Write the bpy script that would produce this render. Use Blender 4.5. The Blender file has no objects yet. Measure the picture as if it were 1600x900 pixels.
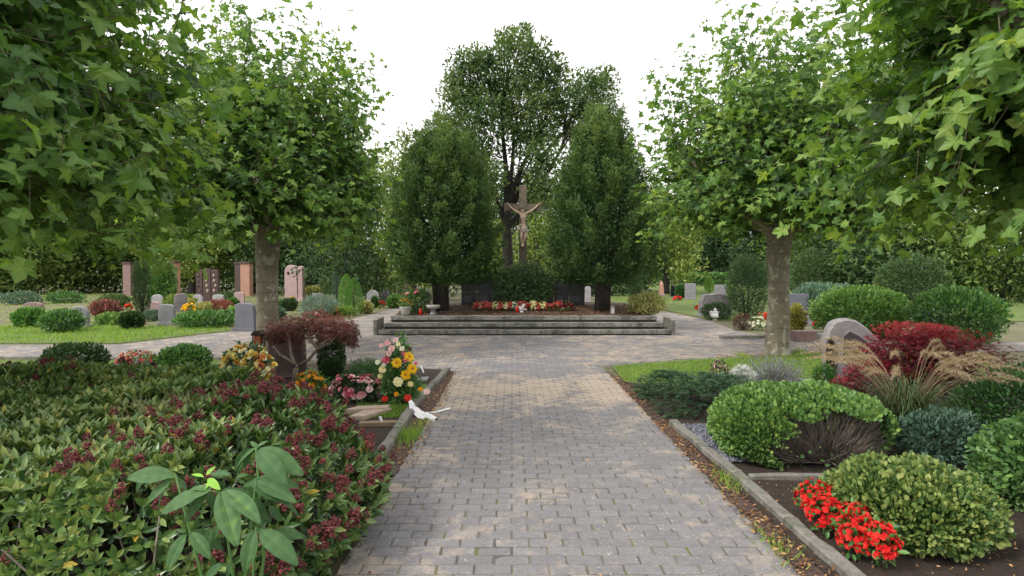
import bpy, math, random
import numpy as np
from mathutils import Vector
random.seed(7); rng = np.random.default_rng(7)
scene = bpy.context.scene
C = scene.collection
R = math.radians
# ------------------------------------------------------------------ camera model (1600x900 photograph)
F = 942.0; CAMZ = 1.6; PITCH = math.atan(25 / F)
def ray(px, py):
    u = (px - 800) / F; v = (450 - py) / F
    return np.array([u, math.cos(PITCH) + v * math.sin(PITCH), -math.sin(PITCH) + v * math.cos(PITCH)])
def P(px, py, z=0.0):                       # where a pixel meets the height z
    d = ray(px, py); t = (z - CAMZ) / d[2]
    return Vector((d[0] * t, d[1] * t, z))
def PD(px, py, D):                          # where a pixel meets the depth D
    d = ray(px, py); t = D / d[1]
    return Vector((d[0] * t, D, CAMZ + d[2] * t))
# ------------------------------------------------------------------ numpy mesh builder
def nrm(a):
    return a / np.maximum(np.linalg.norm(a, axis=-1, keepdims=True), 1e-9)
class MB:
    def __init__(s): s.v = []; s.f = []; s.t = []; s.m = []; s.sm = []; s.n = 0
    def add(s, v, f, tint=0.5, mat=0, smooth=False):
        v = np.asarray(v, float).reshape(-1, 3)
        if len(v) == 0: return s
        fs = f if isinstance(f, list) and len(f) and isinstance(f[0], np.ndarray) else None
        if fs is None:
            by = {}
            for q in f: by.setdefault(len(q), []).append(q)
            fs = [np.array(x, int) for x in by.values()]
        for a in fs:
            s.f.append(a + s.n); s.m.append(np.full(len(a), mat, int)); s.sm.append(np.full(len(a), smooth, bool))
        s.v.append(v); s.t.append(np.broadcast_to(np.asarray(tint, float), (len(v),)).copy()); s.n += len(v)
        return s
    def mesh(s, name, mats):
        me = bpy.data.meshes.new(name)
        if s.n == 0: return me
        v = np.concatenate(s.v); lens = np.concatenate([np.full(len(a), a.shape[1], int) for a in s.f])
        loops = np.concatenate([a.ravel() for a in s.f])
        me.vertices.add(len(v)); me.vertices.foreach_set('co', v.astype(np.float32).ravel())
        me.loops.add(len(loops)); me.loops.foreach_set('vertex_index', loops.astype(np.int32))
        me.polygons.add(len(lens))
        st = np.concatenate([[0], np.cumsum(lens)[:-1]])
        me.polygons.foreach_set('loop_start', st.astype(np.int32))
        me.polygons.foreach_set('loop_total', lens.astype(np.int32))
        me.polygons.foreach_set('material_index', np.concatenate(s.m).astype(np.int32))
        me.polygons.foreach_set('use_smooth', np.concatenate(s.sm))
        at = me.attributes.new('tint', 'FLOAT', 'POINT'); at.data.foreach_set('value', np.concatenate(s.t).astype(np.float32))
        me.update(calc_edges=True); me.validate()
        for m in (mats if isinstance(mats, (list, tuple)) else [mats]): me.materials.append(m)
        return me
def obj(name, mb, mat, parent=None, loc=(0, 0, 0), label=None):
    o = bpy.data.objects.new(name, mb.mesh(name, mat)); C.objects.link(o); o.location = loc
    if parent is not None: o.parent = parent
    if label: o['label'] = label
    return o
def tag(o, label, cat, group=None, kind=None):
    o['label'] = label; o['category'] = cat
    if group: o['group'] = group
    if kind: o['kind'] = kind
    return o
def thing(name, label, cat, loc, rz=0.0, group=None):
    o = bpy.data.objects.new(name, None); C.objects.link(o); o.empty_display_size = .2
    o.location = loc; o.rotation_euler = (0, 0, rz)
    return tag(o, label, cat, group)
def struct(name, mb, mat, loc=(0, 0, 0)):
    o = obj(name, mb, mat, None, loc); o['kind'] = 'structure'; return o
def copy_thing(o, label, loc, rz=0.0, s=1.0):
    r = o.copy(); C.objects.link(r); r.location = loc; r.rotation_euler = (0, 0, rz); r.scale = (s, s, s); r['label'] = label
    for ch in list(o.children):
        c = ch.copy(); C.objects.link(c); c.parent = r
        for g in list(ch.children):
            d = g.copy(); C.objects.link(d); d.parent = c
    return r
# ------------------------------------------------------------------ primitives
def tube(mb, pts, rad, sides=8, tint=.5, mat=0, cap=True):
    pts = np.asarray([tuple(p) for p in pts], float); n = len(pts)
    rad = np.broadcast_to(np.asarray(rad, float), (n,))
    T = np.gradient(pts, axis=0) if n > 2 else np.repeat((pts[1] - pts[0])[None], n, 0)
    T = nrm(T); ref = np.array([0, 0, 1.]) if abs(T[0][2]) < .9 else np.array([1., 0, 0])
    U = nrm(np.cross(T, ref)); W = np.cross(T, U)
    a = np.linspace(0, 2 * np.pi, sides, endpoint=False)
    v = pts[:, None] + rad[:, None, None] * (np.cos(a)[None, :, None] * U[:, None] + np.sin(a)[None, :, None] * W[:, None])
    i = np.arange(n - 1)[:, None] * sides; j = np.arange(sides)[None]; k = (j + 1) % sides
    q = np.stack([i + j, i + k, i + sides + k, i + sides + j], -1).reshape(-1, 4)
    fs = [q]
    if cap: fs.append(np.array([np.arange(sides)[::-1], np.arange(sides) + (n - 1) * sides]))
    mb.add(v.reshape(-1, 3), fs, tint, mat, True)
def lathe(mb, prof, sides=16, c=(0, 0, 0), tint=.5, mat=0, smooth=True):
    prof = np.asarray(prof, float); n = len(prof); a = np.linspace(0, 2 * np.pi, sides, endpoint=False)
    v = np.stack([prof[:, 0, None] * np.cos(a), prof[:, 0, None] * np.sin(a), np.repeat(prof[:, 1, None], sides, 1)], -1) + np.array(c)
    i = np.arange(n - 1)[:, None] * sides; j = np.arange(sides)[None]; k = (j + 1) % sides
    q = np.stack([i + j, i + k, i + sides + k, i + sides + j], -1).reshape(-1, 4)
    mb.add(v.reshape(-1, 3), [q, np.array([np.arange(sides)[::-1], np.arange(sides) + (n - 1) * sides])], tint, mat, smooth)
def slab(mb, out, th, bev=.012, c=(0, 0, 0), rz=0.0, lean=0.0, tint=.5, mat=0):
    """outline (x, z) extruded along y (front face at -th/2), with chamfered rims"""
    o = np.asarray(out, float); n = len(o); cen = o.mean(0)
    d = o - cen; ins = cen + d * (1 - bev / np.maximum(np.linalg.norm(d, axis=1, keepdims=True), .05))
    rings = [(ins, -th / 2), (o, -th / 2 + bev), (o, th / 2 - bev), (ins, th / 2)]
    v = np.concatenate([np.stack([r[:, 0], np.full(n, y), r[:, 1]], 1) for r, y in rings])
    v[:, 1] += v[:, 2] * lean
    cs, sn = math.cos(rz), math.sin(rz)
    v = np.stack([v[:, 0] * cs - v[:, 1] * sn, v[:, 0] * sn + v[:, 1] * cs, v[:, 2]], 1) + np.array(tuple(c))
    j = np.arange(n); k = (j + 1) % n
    q = np.concatenate([np.stack([j + b * n, k + b * n, k + (b + 1) * n, j + (b + 1) * n], 1) for b in range(3)])
    mb.add(v, [q, np.array([j[::-1], j + 3 * n])], tint, mat)
def soft(out, k=2):                           # round the corners of a hewn outline, base corners kept
    for _ in range(k):
        o = [out[0], out[1]]
        for a, b in zip(out[1:-1], out[2:]): o += [(a[0] * .75 + b[0] * .25, a[1] * .75 + b[1] * .25), (a[0] * .25 + b[0] * .75, a[1] * .25 + b[1] * .75)]
        o.append(out[-1]); out = o
    return out
def rect(w, h, z0=0.0): return [(-w / 2, z0), (w / 2, z0), (w / 2, z0 + h), (-w / 2, z0 + h)]
def box(mb, c, s, bev=.01, rz=0.0, tint=.5, mat=0):     # c = centre of the base
    slab(mb, rect(s[0], s[2]), s[1], bev, c, rz, 0, tint, mat)
def arch(w, h, rise, n=10):
    p = [(-w / 2, 0), (w / 2, 0)]
    for i in range(n + 1):
        a = math.pi * i / n; p.append((w / 2 * math.cos(a), h - rise + rise * math.sin(a)))
    return p
def sheet(mb, pts, z, tint=.5):
    mb.add([(x, y, z) for x, y in pts], [tuple(range(len(pts)))], tint)
_ND = nrm(rng.normal(size=(24, 3))); _NP = rng.uniform(0, 6.28, 24)
def sn(p, f=1.0, k=0):                       # cheap smooth noise in about -1..1
    p = np.asarray(p, float); r = np.zeros(p.shape[:-1])
    for i in range(8):
        j = (i * 3 + k * 5) % 24
        r += np.sin((p @ _ND[j]) * f * (1 + .45 * (i % 4)) + _NP[(j + k) % 24]) * (.34 if i % 2 else .42)
    return r / 1.6
def rock(mb, c, r, seed=0, amp=.18, sub=2, tint=.5, flat=1.0, mat=0):
    import bmesh
    bm = bmesh.new(); bmesh.ops.create_icosphere(bm, subdivisions=sub, radius=1)
    v = np.array([x.co[:] for x in bm.verts]); f = [tuple(y.index for y in x.verts) for x in bm.faces]; bm.free()
    k = 1 + amp * sn(v + seed * 3.1, 2.2, seed)
    v = v * k[:, None] * np.array([r[0], r[1], r[2]])
    mb.add(v + np.array(tuple(c)), f, tint, mat, True)
# ------------------------------------------------------------------ leaves
LEAF = {}
def _t(name, v, f): LEAF[name] = (np.array(v, float), np.array(f, int))
_t('diamond', [(0, 0, 0), (.45, .24, .05), (1, 0, -.06), (.45, -.24, .05)], [(0, 2, 1), (0, 3, 2)])
_t('narrow', [(0, 0, 0), (.45, .10, .03), (1, 0, -.05), (.45, -.10, .03)], [(0, 2, 1), (0, 3, 2)])
_t('needle', [(0, .04, 0), (0, -.04, 0), (1, 0, 0)], [(0, 1, 2)])
_t('oval', [(0, 0, 0), (.3, .19, .06), (.68, .2, .05), (1, 0, -.1), (.68, -.2, .05), (.3, -.19, .06), (.5, 0, -.01)],
   [(0, 6, 1), (1, 6, 2), (2, 6, 3), (3, 6, 4), (4, 6, 5), (5, 6, 0)])
_t('lance', [(0, 0, 0), (.3, .145, .05), (.66, .15, .05), (1, 0, -.06), (.66, -.15, .05), (.3, -.145, .05), (.5, 0, -.01)], [(0, 6, 1), (1, 6, 2), (2, 6, 3), (3, 6, 4), (4, 6, 5), (5, 6, 0)])
_t('round', [(0, 0, 0), (.25, .3, .06), (.7, .34, .05), (1, 0, 0), (.7, -.34, .05), (.25, -.3, .06)], [(0, 3, 2), (0, 2, 1), (0, 4, 3), (0, 5, 4)])
_pl = [(0, 0), (-.10, .16), (-.13, .41), (.02, .36), (.11, .40), (.21, .28), (.33, .47), (.50, .65), (.53, .46), (.52, .26), (.66, .27), (.80, .17), (1.04, 0)]
_pl = _pl + [(x, -y) for x, y in _pl[1:-1]][::-1]
_t('plane', [(.32, 0, 0)] + [(x, y, -.22 * abs(y) - .12 * x * x + .03) for x, y in _pl], [(0, 1 + (i + 1) % len(_pl), 1 + i) for i in range(len(_pl))])
for _k, (_a, _b, _c) in enumerate(((-.22, -.12, .03), (.28, -.30, 0), (-.45, -.05, .06), (.08, -.42, .04))):
    _t('plane%d' % _k, [(.32, 0, 0)] + [(x, y, _a * abs(y) + _b * x * x + _c + .07 * math.sin(9 * x + 5 * y + _k)) for x, y in _pl], [(0, 1 + (i + 1) % len(_pl), 1 + i) for i in range(len(_pl))])
_pm = [(0, 0), (.02, .12), (.22, .62), (.2, .10), (.75, .5), (.3, .07), (1, 0)]
_pm = _pm + [(x, -y) for x, y in _pm[1:-1]][::-1]
_t('cut', [(.15, 0, .02)] + [(x, y, -.15 * x * x) for x, y in _pm], [(0, 1 + (i + 1) % len(_pm), 1 + i) for i in range(len(_pm))])
def leaves(mb, kind, pos, X, Z, size, tint, mat=0):
    tv, tf = LEAF[kind]; pos = np.asarray(pos, float); n = len(pos)
    if n == 0: return
    X = nrm(X); Y = nrm(np.cross(Z, X)); Z = np.cross(X, Y); size = np.broadcast_to(size, (n,))
    v = pos[:, None] + size[:, None, None] * (tv[None, :, 0, None] * X[:, None] + tv[None, :, 1, None] * Y[:, None] + tv[None, :, 2, None] * Z[:, None])
    f = (np.arange(n)[:, None, None] * len(tv) + tf[None]).reshape(-1, 3)
    tt = np.asarray(tint, float).ravel() if np.ndim(tint) == 2 else np.repeat(np.broadcast_to(tint, (n,)), len(tv))
    mb.add(v.reshape(-1, 3), [f], tt, mat)
def rdir(n): return nrm(rng.normal(size=(n, 3)))
def blob(n, c, r, noise=.15, nf=3.0, depth=.25, e=1.0, zmin=None, k=0, bias=0.0):
    """n points in the outer shell of a lumpy ellipsoid: positions, outward normals, outerness"""
    d = rdir(int(n)); d[:, 2] += bias * np.abs(d[:, 2]); d = nrm(d)
    q = np.sign(d) * np.abs(d) ** e; rr = np.array(r, float)
    u = rng.random(len(d)) ** 2.0 * depth
    s = (1 + noise * sn(d * 1.0, nf, k) + noise * .6 * sn(d, nf * 2.7, k + 3)) * (1 - u)
    p = np.array(tuple(c)) + q * rr * s[:, None]
    nn = nrm(d / rr); o = 1 - u / max(depth, 1e-6)
    if zmin is not None:
        m = p[:, 2] > zmin; p, nn, o = p[m], nn[m], o[m]
    return p, nn, o
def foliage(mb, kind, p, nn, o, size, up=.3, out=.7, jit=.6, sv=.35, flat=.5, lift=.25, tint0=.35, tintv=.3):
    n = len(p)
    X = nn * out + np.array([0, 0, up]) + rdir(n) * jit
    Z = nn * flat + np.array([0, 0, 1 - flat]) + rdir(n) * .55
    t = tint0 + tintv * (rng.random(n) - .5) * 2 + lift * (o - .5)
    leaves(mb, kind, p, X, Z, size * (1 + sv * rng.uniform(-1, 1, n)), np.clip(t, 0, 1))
# ------------------------------------------------------------------ materials
class NT:
    def __init__(s, name):
        s.m = bpy.data.materials.new(name); s.m.use_nodes = True; s.t = s.m.node_tree; s.t.nodes.clear()
        s.o = s.n('ShaderNodeOutputMaterial')
    def n(s, typ, **kw):
        x = s.t.nodes.new(typ)
        for k, v in kw.items(): setattr(x, k, v)
        return x
    def l(s, a, b): s.t.links.new(a, b)
    def ramp(s, fac, stops, interp='LINEAR'):
        r = s.n('ShaderNodeValToRGB'); r.color_ramp.interpolation = interp; e = r.color_ramp.elements
        while len(e) < len(stops): e.new(.5)
        for x, (p, c) in zip(e, stops): x.position = p; x.color = (*c, 1) if len(c) == 3 else c
        s.l(fac, r.inputs[0]); return r.outputs[0]
    def noise(s, scale, detail=5, rough=.6, vec=None, dist=0):
        x = s.n('ShaderNodeTexNoise'); x.inputs['Scale'].default_value = scale; x.inputs['Detail'].default_value = detail
        x.inputs['Roughness'].default_value = rough; x.inputs['Distortion'].default_value = dist
        s.l(vec if vec is not None else s.coord(), x.inputs['Vector']); return x.outputs['Fac']
    def coord(s):
        if not hasattr(s, '_c'): s._c = s.n('ShaderNodeTexCoord').outputs['Object']
        return s._c
    def mix(s, fac, a, b, mode='MIX'):
        x = s.n('ShaderNodeMix', data_type='RGBA', blend_type=mode)
        for sock, val in ((x.inputs[0], fac), (x.inputs[6], a), (x.inputs[7], b)):
            if hasattr(val, 'is_linked'): s.l(val, sock)
            elif isinstance(val, (int, float)): sock.default_value = val
            else: sock.default_value = (*val, 1)
        return x.outputs[2]
    def math(s, op, a, b=0.0, clamp=False):
        x = s.n('ShaderNodeMath', operation=op, use_clamp=clamp)
        for sock, val in ((x.inputs[0], a), (x.inputs[1], b)):
            if hasattr(val, 'is_linked'): s.l(val, sock)
            else: sock.default_value = val
        return x.outputs[0]
    def tint(s):
        return s.n('ShaderNodeAttribute', attribute_name='tint').outputs['Fac']
    def bsdf(s, col, rough=.6, bump=None, bs=.3, bd=.02, spec=.5, metal=0):
        b = s.n('ShaderNodeBsdfPrincipled'); b.inputs['Metallic'].default_value = metal
        b.inputs['Specular IOR Level'].default_value = spec
        if hasattr(col, 'is_linked'): s.l(col, b.inputs['Base Color'])
        else: b.inputs['Base Color'].default_value = (*col, 1)
        if hasattr(rough, 'is_linked'): s.l(rough, b.inputs['Roughness'])
        else: b.inputs['Roughness'].default_value = rough
        if bump is not None:
            u = s.n('ShaderNodeBump'); u.inputs['Strength'].default_value = bs; u.inputs['Distance'].default_value = bd
            s.l(bump, u.inputs['Height']); s.l(u.outputs[0], b.inputs['Normal'])
        return b.outputs[0]
    def done(s, sh): s.l(sh, s.o.inputs[0]); return s.m
LEAFGAIN = 1.75
def leafmat(name, cols, trans=.3, rough=.45, spec=.4, patch=2.0):
    t = NT(name); n = len(cols); cols = [tuple(min(.9, x * LEAFGAIN if max(c) < .40 else x) for x in c) for c in cols]
    fac = t.math('ADD', t.tint(), t.math('MULTIPLY', t.math('SUBTRACT', t.noise(patch, 3), .5), .45), True)
    col = t.ramp(fac, [(i / (n - 1), c) for i, c in enumerate(cols)])
    a = t.bsdf(col, rough, None, spec=spec)
    tr = t.n('ShaderNodeBsdfTranslucent'); t.l(t.mix(1.0, col, (1.35, 1.35, .6), 'MULTIPLY'), tr.inputs[0])
    mx = t.n('ShaderNodeMixShader'); mx.inputs[0].default_value = trans; t.l(a, mx.inputs[1]); t.l(tr.outputs[0], mx.inputs[2])
    return t.done(mx.outputs[0])
def stone(name, c1, c2, scale=6, rough=.7, bs=.4, speck=None, moss=None, stain=None):
    t = NT(name); n1 = t.noise(scale, 6, .65); n2 = t.noise(scale * 9, 4, .7)
    col = t.ramp(n1, [(.3, c1), (.7, c2)])
    if speck: col = t.mix(t.ramp(n2, [(.56, (0, 0, 0)), (.66, (1, 1, 1))]), col, speck)
    if stain: col = t.mix(t.ramp(t.noise(scale * .45, 6, .7, dist=.6), [(.45, (0, 0, 0)), (.68, (.85, .85, .85))]), col, stain)
    if moss: col = t.mix(t.ramp(t.noise(scale * .8, 5, .7, dist=.4), [(.52, (0, 0, 0)), (.7, (.8, .8, .8))]), col, moss)
    return t.done(t.bsdf(col, rough, t.math('ADD', n1, t.math('MULTIPLY', n2, .5)), bs, .02))
def plain(name, col, rough=.6, var=.25, scale=20, spec=.4, metal=0, bs=.15):
    t = NT(name); n1 = t.noise(scale, 4)
    c = t.ramp(n1, [(.25, tuple(x * (1 - var) for x in col)), (.75, tuple(min(1, x * (1 + var)) for x in col))])
    return t.done(t.bsdf(c, rough, n1, bs, .005, spec, metal))
def petal(name, cols, trans=.25):
    return leafmat(name, cols, trans, .55, .2, 6)
M = {}
# foliage
M['plane_leaf'] = leafmat('plane_tree_leaf', [(.018, .042, .013), (.041, .090, .023), (.080, .148, .033), (.14, .21, .045), (.22, .26, .07)], .40, .45, .35, .9)
M['hornbeam'] = leafmat('hornbeam_leaf', [(.013, .032, .013), (.030, .062, .021), (.058, .100, .030), (.115, .160, .046)], .25, .55, .25, 1.0)
M['oak'] = leafmat('oak_leaf', [(.016, .034, .014), (.034, .066, .023), (.062, .104, .036), (.11, .145, .05), (.17, .14, .04)], .3, .55, .25, .5)
M['pale_tree'] = leafmat('pale_tree_leaf', [(.035, .06, .018), (.08, .12, .03), (.15, .19, .05), (.24, .25, .09)], .35, .55, .2, .4)
M['dark_tree'] = leafmat('dark_tree_leaf', [(.012, .025, .013), (.025, .050, .022), (.047, .082, .031), (.085, .12, .042)], .2, .6, .2, .5)
M['mid_tree'] = leafmat('mid_tree_leaf', [(.020, .042, .014), (.048, .085, .024), (.095, .14, .036), (.17, .20, .05)], .3, .55, .25, .5)
M['skimmia'] = leafmat('skimmia_leaf', [(.010, .028, .010), (.027, .061, .019), (.066, .118, .033), (.145, .192, .062), (.40, .30, .05)], .18, .33, .5, 1.6)
M['bigleaf'] = leafmat('sapling_leaf', [(.016, .042, .015), (.034, .074, .029), (.062, .115, .046), (.17, .32, .05)], .25, .6, .22, 5)
M['box'] = leafmat('box_leaf', [(.008, .020, .008), (.018, .042, .014), (.035, .07, .02)], .15, .45, .4, 3)
M['juniper'] = leafmat('juniper_needle', [(.013, .034, .016), (.024, .054, .026), (.048, .088, .038), (.09, .13, .055)], .12, .6, .25, 2.5)
M['blue_juniper'] = leafmat('blue_juniper_needle', [(.05, .085, .07), (.10, .15, .12), (.17, .23, .18)], .12, .6, .25, 2)
M['hebe'] = leafmat('hebe_leaf', [(.022, .055, .020), (.055, .115, .034), (.10, .18, .05), (.20, .27, .06)], .22, .42, .4, 4)
M['variegated'] = leafmat('variegated_leaf', [(.018, .045, .014), (.045, .088, .025), (.15, .195, .055), (.42, .43, .16)], .22, .42, .4, 5)
M['green_shrub'] = leafmat('green_shrub_leaf', [(.015, .045, .015), (.04, .10, .028), (.085, .17, .045), (.17, .26, .07)], .25, .42, .4, 3)
M['yellow_shrub'] = leafmat('yellow_shrub_leaf', [(.08, .09, .02), (.17, .17, .04), (.30, .27, .08), (.42, .38, .17)], .25, .5, .3, 3)
M['pale_shrub'] = leafmat('pale_shrub_leaf', [(.10, .11, .04), (.22, .22, .09), (.34, .33, .16)], .25, .5, .3, 3)
M['thuja'] = leafmat('thuja_scale', [(.016, .05, .014), (.04, .11, .024), (.08, .17, .035), (.15, .25, .05)], .2, .6, .25, 3)
M['blue_shrub'] = leafmat('blue_shrub_leaf', [(.025, .05, .035), (.055, .10, .07), (.11, .17, .12)], .2, .5, .3, 2)
M['purple_shrub'] = leafmat('purple_shrub_leaf', [(.03, .02, .025), (.07, .05, .05), (.07, .10, .06), (.12, .10, .09)], .2, .5, .3, 2)
M['maple_dull'] = leafmat('dull_red_maple_leaf', [(.035, .018, .016), (.085, .038, .034), (.15, .065, .06), (.24, .05, .055)], .3, .5, .3, 3)
M['maple_red'] = leafmat('bright_red_maple_leaf', [(.028, .005, .009), (.066, .009, .014), (.14, .015, .025), (.27, .030, .043)], .32, .5, .3, 3)
M['lavender'] = leafmat('lavender_leaf', [(.055, .065, .06), (.095, .105, .105), (.15, .155, .165), (.17, .155, .20)], .15, .7, .2, 4)
M['silver'] = leafmat('silver_leaf', [(.42, .45, .45), (.60, .62, .62), (.74, .75, .75)], .15, .7, .2, 6)
M['grass'] = leafmat('grass_blade', [(.040, .090, .015), (.085, .165, .024), (.145, .235, .038), (.24, .27, .08)], .35, .5, .3, 1.3)
M['fountain_blade'] = leafmat('fountain_grass_blade', [(.03, .05, .025), (.06, .09, .04), (.10, .13, .06)], .25, .5, .3, 3)
M['plume'] = leafmat('fountain_grass_plume', [(.40, .30, .20), (.55, .43, .31), (.66, .55, .42)], .3, .7, .2, 6)
M['dry'] = leafmat('dry_leaf', [(.05, .026, .016), (.12, .06, .03), (.22, .12, .055), (.36, .22, .10)], .15, .6, .2, 6)
M['straw'] = leafmat('dry_straw', [(.13, .11, .055), (.22, .18, .09), (.32, .26, .14)], .2, .6, .2, 4)
M['bud'] = leafmat('skimmia_bud', [(.038, .010, .011), (.078, .016, .018), (.13, .034, .032)], .05, .5, .3, 8)
M['red_petal'] = petal('red_petal', [(.45, .008, .012), (.70, .020, .022), (.85, .07, .05)])
M['pink_petal'] = petal('pink_petal', [(.55, .05, .10), (.78, .26, .36), (.86, .52, .58), (.88, .70, .70)])
M['white_petal'] = petal('white_petal', [(.62, .62, .52), (.82, .80, .72), (.88, .87, .83)])
M['cream_petal'] = petal('cream_petal', [(.70, .58, .25), (.85, .78, .42), (.88, .84, .62)])
M['yellow_petal'] = petal('yellow_petal', [(.72, .36, .008), (.85, .52, .010), (.88, .66, .05)])
M['orange_petal'] = petal('orange_petal', [(.55, .16, .008), (.76, .28, .010), (.82, .42, .03)])
M['mixed_petal'] = petal('begonia_petal', [(.50, .03, .04), (.72, .12, .13), (.80, .34, .30), (.82, .70, .42)])
M['lemon_mix'] = petal('lemon_and_white_petal', [(.55, .03, .06), (.86, .68, .10), (.88, .76, .22), (.88, .82, .52), (.88, .86, .76)])
M['dark_centre'] = plain('flower_centre', (.05, .02, .012), .8)
M['gold_centre'] = plain('gold_flower_centre', (.35, .14, .02), .8)
# hard surfaces
M['soil'] = stone('dark_soil', (.018, .011, .008), (.052, .033, .024), 14, .95, .9, (.09, .06, .045))
M['mulch'] = stone('brown_mulch', (.045, .027, .022), (.115, .072, .060), 9, .95, .9, (.17, .12, .10))
M['ground'] = stone('earth_and_turf', (.075, .085, .035), (.17, .15, .085), .8, .95, .5, (.20, .17, .115))
M['lawn'] = stone('lawn_turf', (.07, .105, .022), (.14, .18, .045), 2.0, .95, .5, (.10, .11, .04))
M['kerb'] = stone('grey_kerb_stone', (.15, .14, .125), (.27, .255, .23), 7, .85, .6, (.33, .31, .28), (.06, .075, .035), (.08, .075, .065))
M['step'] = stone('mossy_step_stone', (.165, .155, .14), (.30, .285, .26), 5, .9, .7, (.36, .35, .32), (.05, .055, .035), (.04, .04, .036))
M['step_shade'] = stone('shaded_mossy_riser', (.04, .042, .033), (.12, .12, .10), 6, .95, .7, None, (.04, .05, .025))  # undercut shade below the nosings put into the riser colour, plus moss
M['sandstone'] = stone('pale_sandstone', (.34, .25, .19), (.48, .38, .31), 6, .85, .3)
M['red_sandstone'] = stone('dull_red_sandstone', (.20, .125, .115), (.32, .22, .205), 4, .85, .3, (.25, .17, .15))
M['pink_granite'] = stone('pink_granite', (.34, .225, .225), (.44, .32, .31), 3, .6, .12, (.50, .38, .37))
M['salmon'] = stone('salmon_brick', (.40, .21, .15), (.50, .29, .215), 3, .85, .2)
M['grey_granite'] = stone('grey_granite', (.17, .165, .185), (.26, .25, .27), 4, .5, .1, (.32, .31, .33))
M['slate'] = stone('blue_grey_slate', (.105, .11, .135), (.155, .16, .185), 3, .6, .2)
M['light_granite'] = stone('light_granite', (.29, .275, .29), (.42, .40, .41), 4, .6, .12, (.30, .29, .31))
M['hewn_stone'] = stone('hewn_mauve_grey_stone', (.20, .185, .195), (.33, .31, .315), 7, .85, .7, (.40, .38, .38))
M['mottled'] = stone('mottled_rough_stone', (.12, .11, .12), (.28, .255, .265), 4, .9, .9, (.34, .31, .32), None, (.06, .055, .06))
M['brown_stone'] = stone('dark_brown_stone', (.062, .040, .036), (.115, .078, .070), 5, .75, .5, (.15, .10, .09))
M['rust'] = stone('dark_rusty_panel', (.05, .028, .026), (.11, .062, .056), 6, .7, .4, (.20, .13, .11))
M['black_granite'] = stone('polished_black_granite', (.005, .005, .009), (.011, .011, .018), 5, .4, .02)
M['inscription'] = stone('worn_grey_inscription', (.030, .032, .042), (.075, .08, .095), 60, .4, .1)
M['dark_inlay'] = stone('dark_polished_inlay', (.060, .050, .058), (.10, .085, .095), 8, .25, .05)
M['cross_stone'] = stone('weathered_cross_stone', (.125, .098, .070), (.225, .18, .13), 7, .9, .5, None, (.08, .085, .05), (.07, .065, .055))
M['statue'] = stone('pale_pink_carved_stone', (.58, .41, .28), (.72, .55, .40), 9, .75, .25, None, None, (.34, .25, .20))
M['cloth_stone'] = stone('cream_carved_stone', (.46, .38, .31), (.60, .51, .42), 9, .75, .25)
M['white_stone'] = plain('white_ceramic', (.72, .71, .69), .5, .08)
M['concrete'] = stone('pale_concrete', (.36, .35, .32), (.50, .48, .45), 6, .85, .3, None, None, (.25, .24, .21))
M['white_plastic'] = plain('white_plastic', (.74, .74, .72), .5, .06)
M['ribbon'] = plain('white_ribbon_cloth', (.80, .79, .80), .55, .05)
M['candle'] = plain('red_candle_plastic', (.62, .012, .016), .3, .1)
M['bronze'] = plain('aged_bronze', (.045, .032, .026), .45, .3, 30, .5, .6)
M['amber'] = plain('amber_lantern_glass', (.42, .13, .045), .25, .4, 40)
M['gold'] = plain('brass_cap', (.45, .32, .10), .35, .2, 20, .5, .7)
M['dark_pot'] = plain('dark_glazed_pot', (.06, .055, .055), .5)
M['gravel'] = leafmat('gravel_stone', [(.030, .032, .044), (.060, .064, .082), (.10, .104, .125), (.17, .17, .19)], 0.0, .85, .3, 9)
M['wood'] = plain('weathered_plank', (.22, .16, .105), .8, .3, 8)
M['stem'] = plain('bare_brown_twig', (.20, .165, .14), .85, .4, 25)
M['shoot'] = plain('green_brown_shoot', (.085, .078, .042), .8, .3, 12)
M['maple_bark'] = plain('smooth_grey_brown_bark', (.20, .155, .12), .8, .3, 14)
M['dark_bark'] = stone('dark_bark', (.022, .018, .015), (.060, .050, .042), 9, .95, .9)
M['oak_bark'] = stone('oak_bark', (.011, .009, .008), (.028, .022, .018), 9, .95, .9, None, (.07, .075, .04))
M['plaster'] = plain('pale_house_plaster', (.55, .47, .43), .8, .08)
M['roof'] = plain('dull_roof_tiles', (.20, .10, .08), .8, .2, 4)
M['glass'] = plain('dark_window_glass', (.03, .035, .045), .12, .2)
M['red_paint'] = plain('red_painted_metal', (.50, .05, .06), .4, .1)
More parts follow.
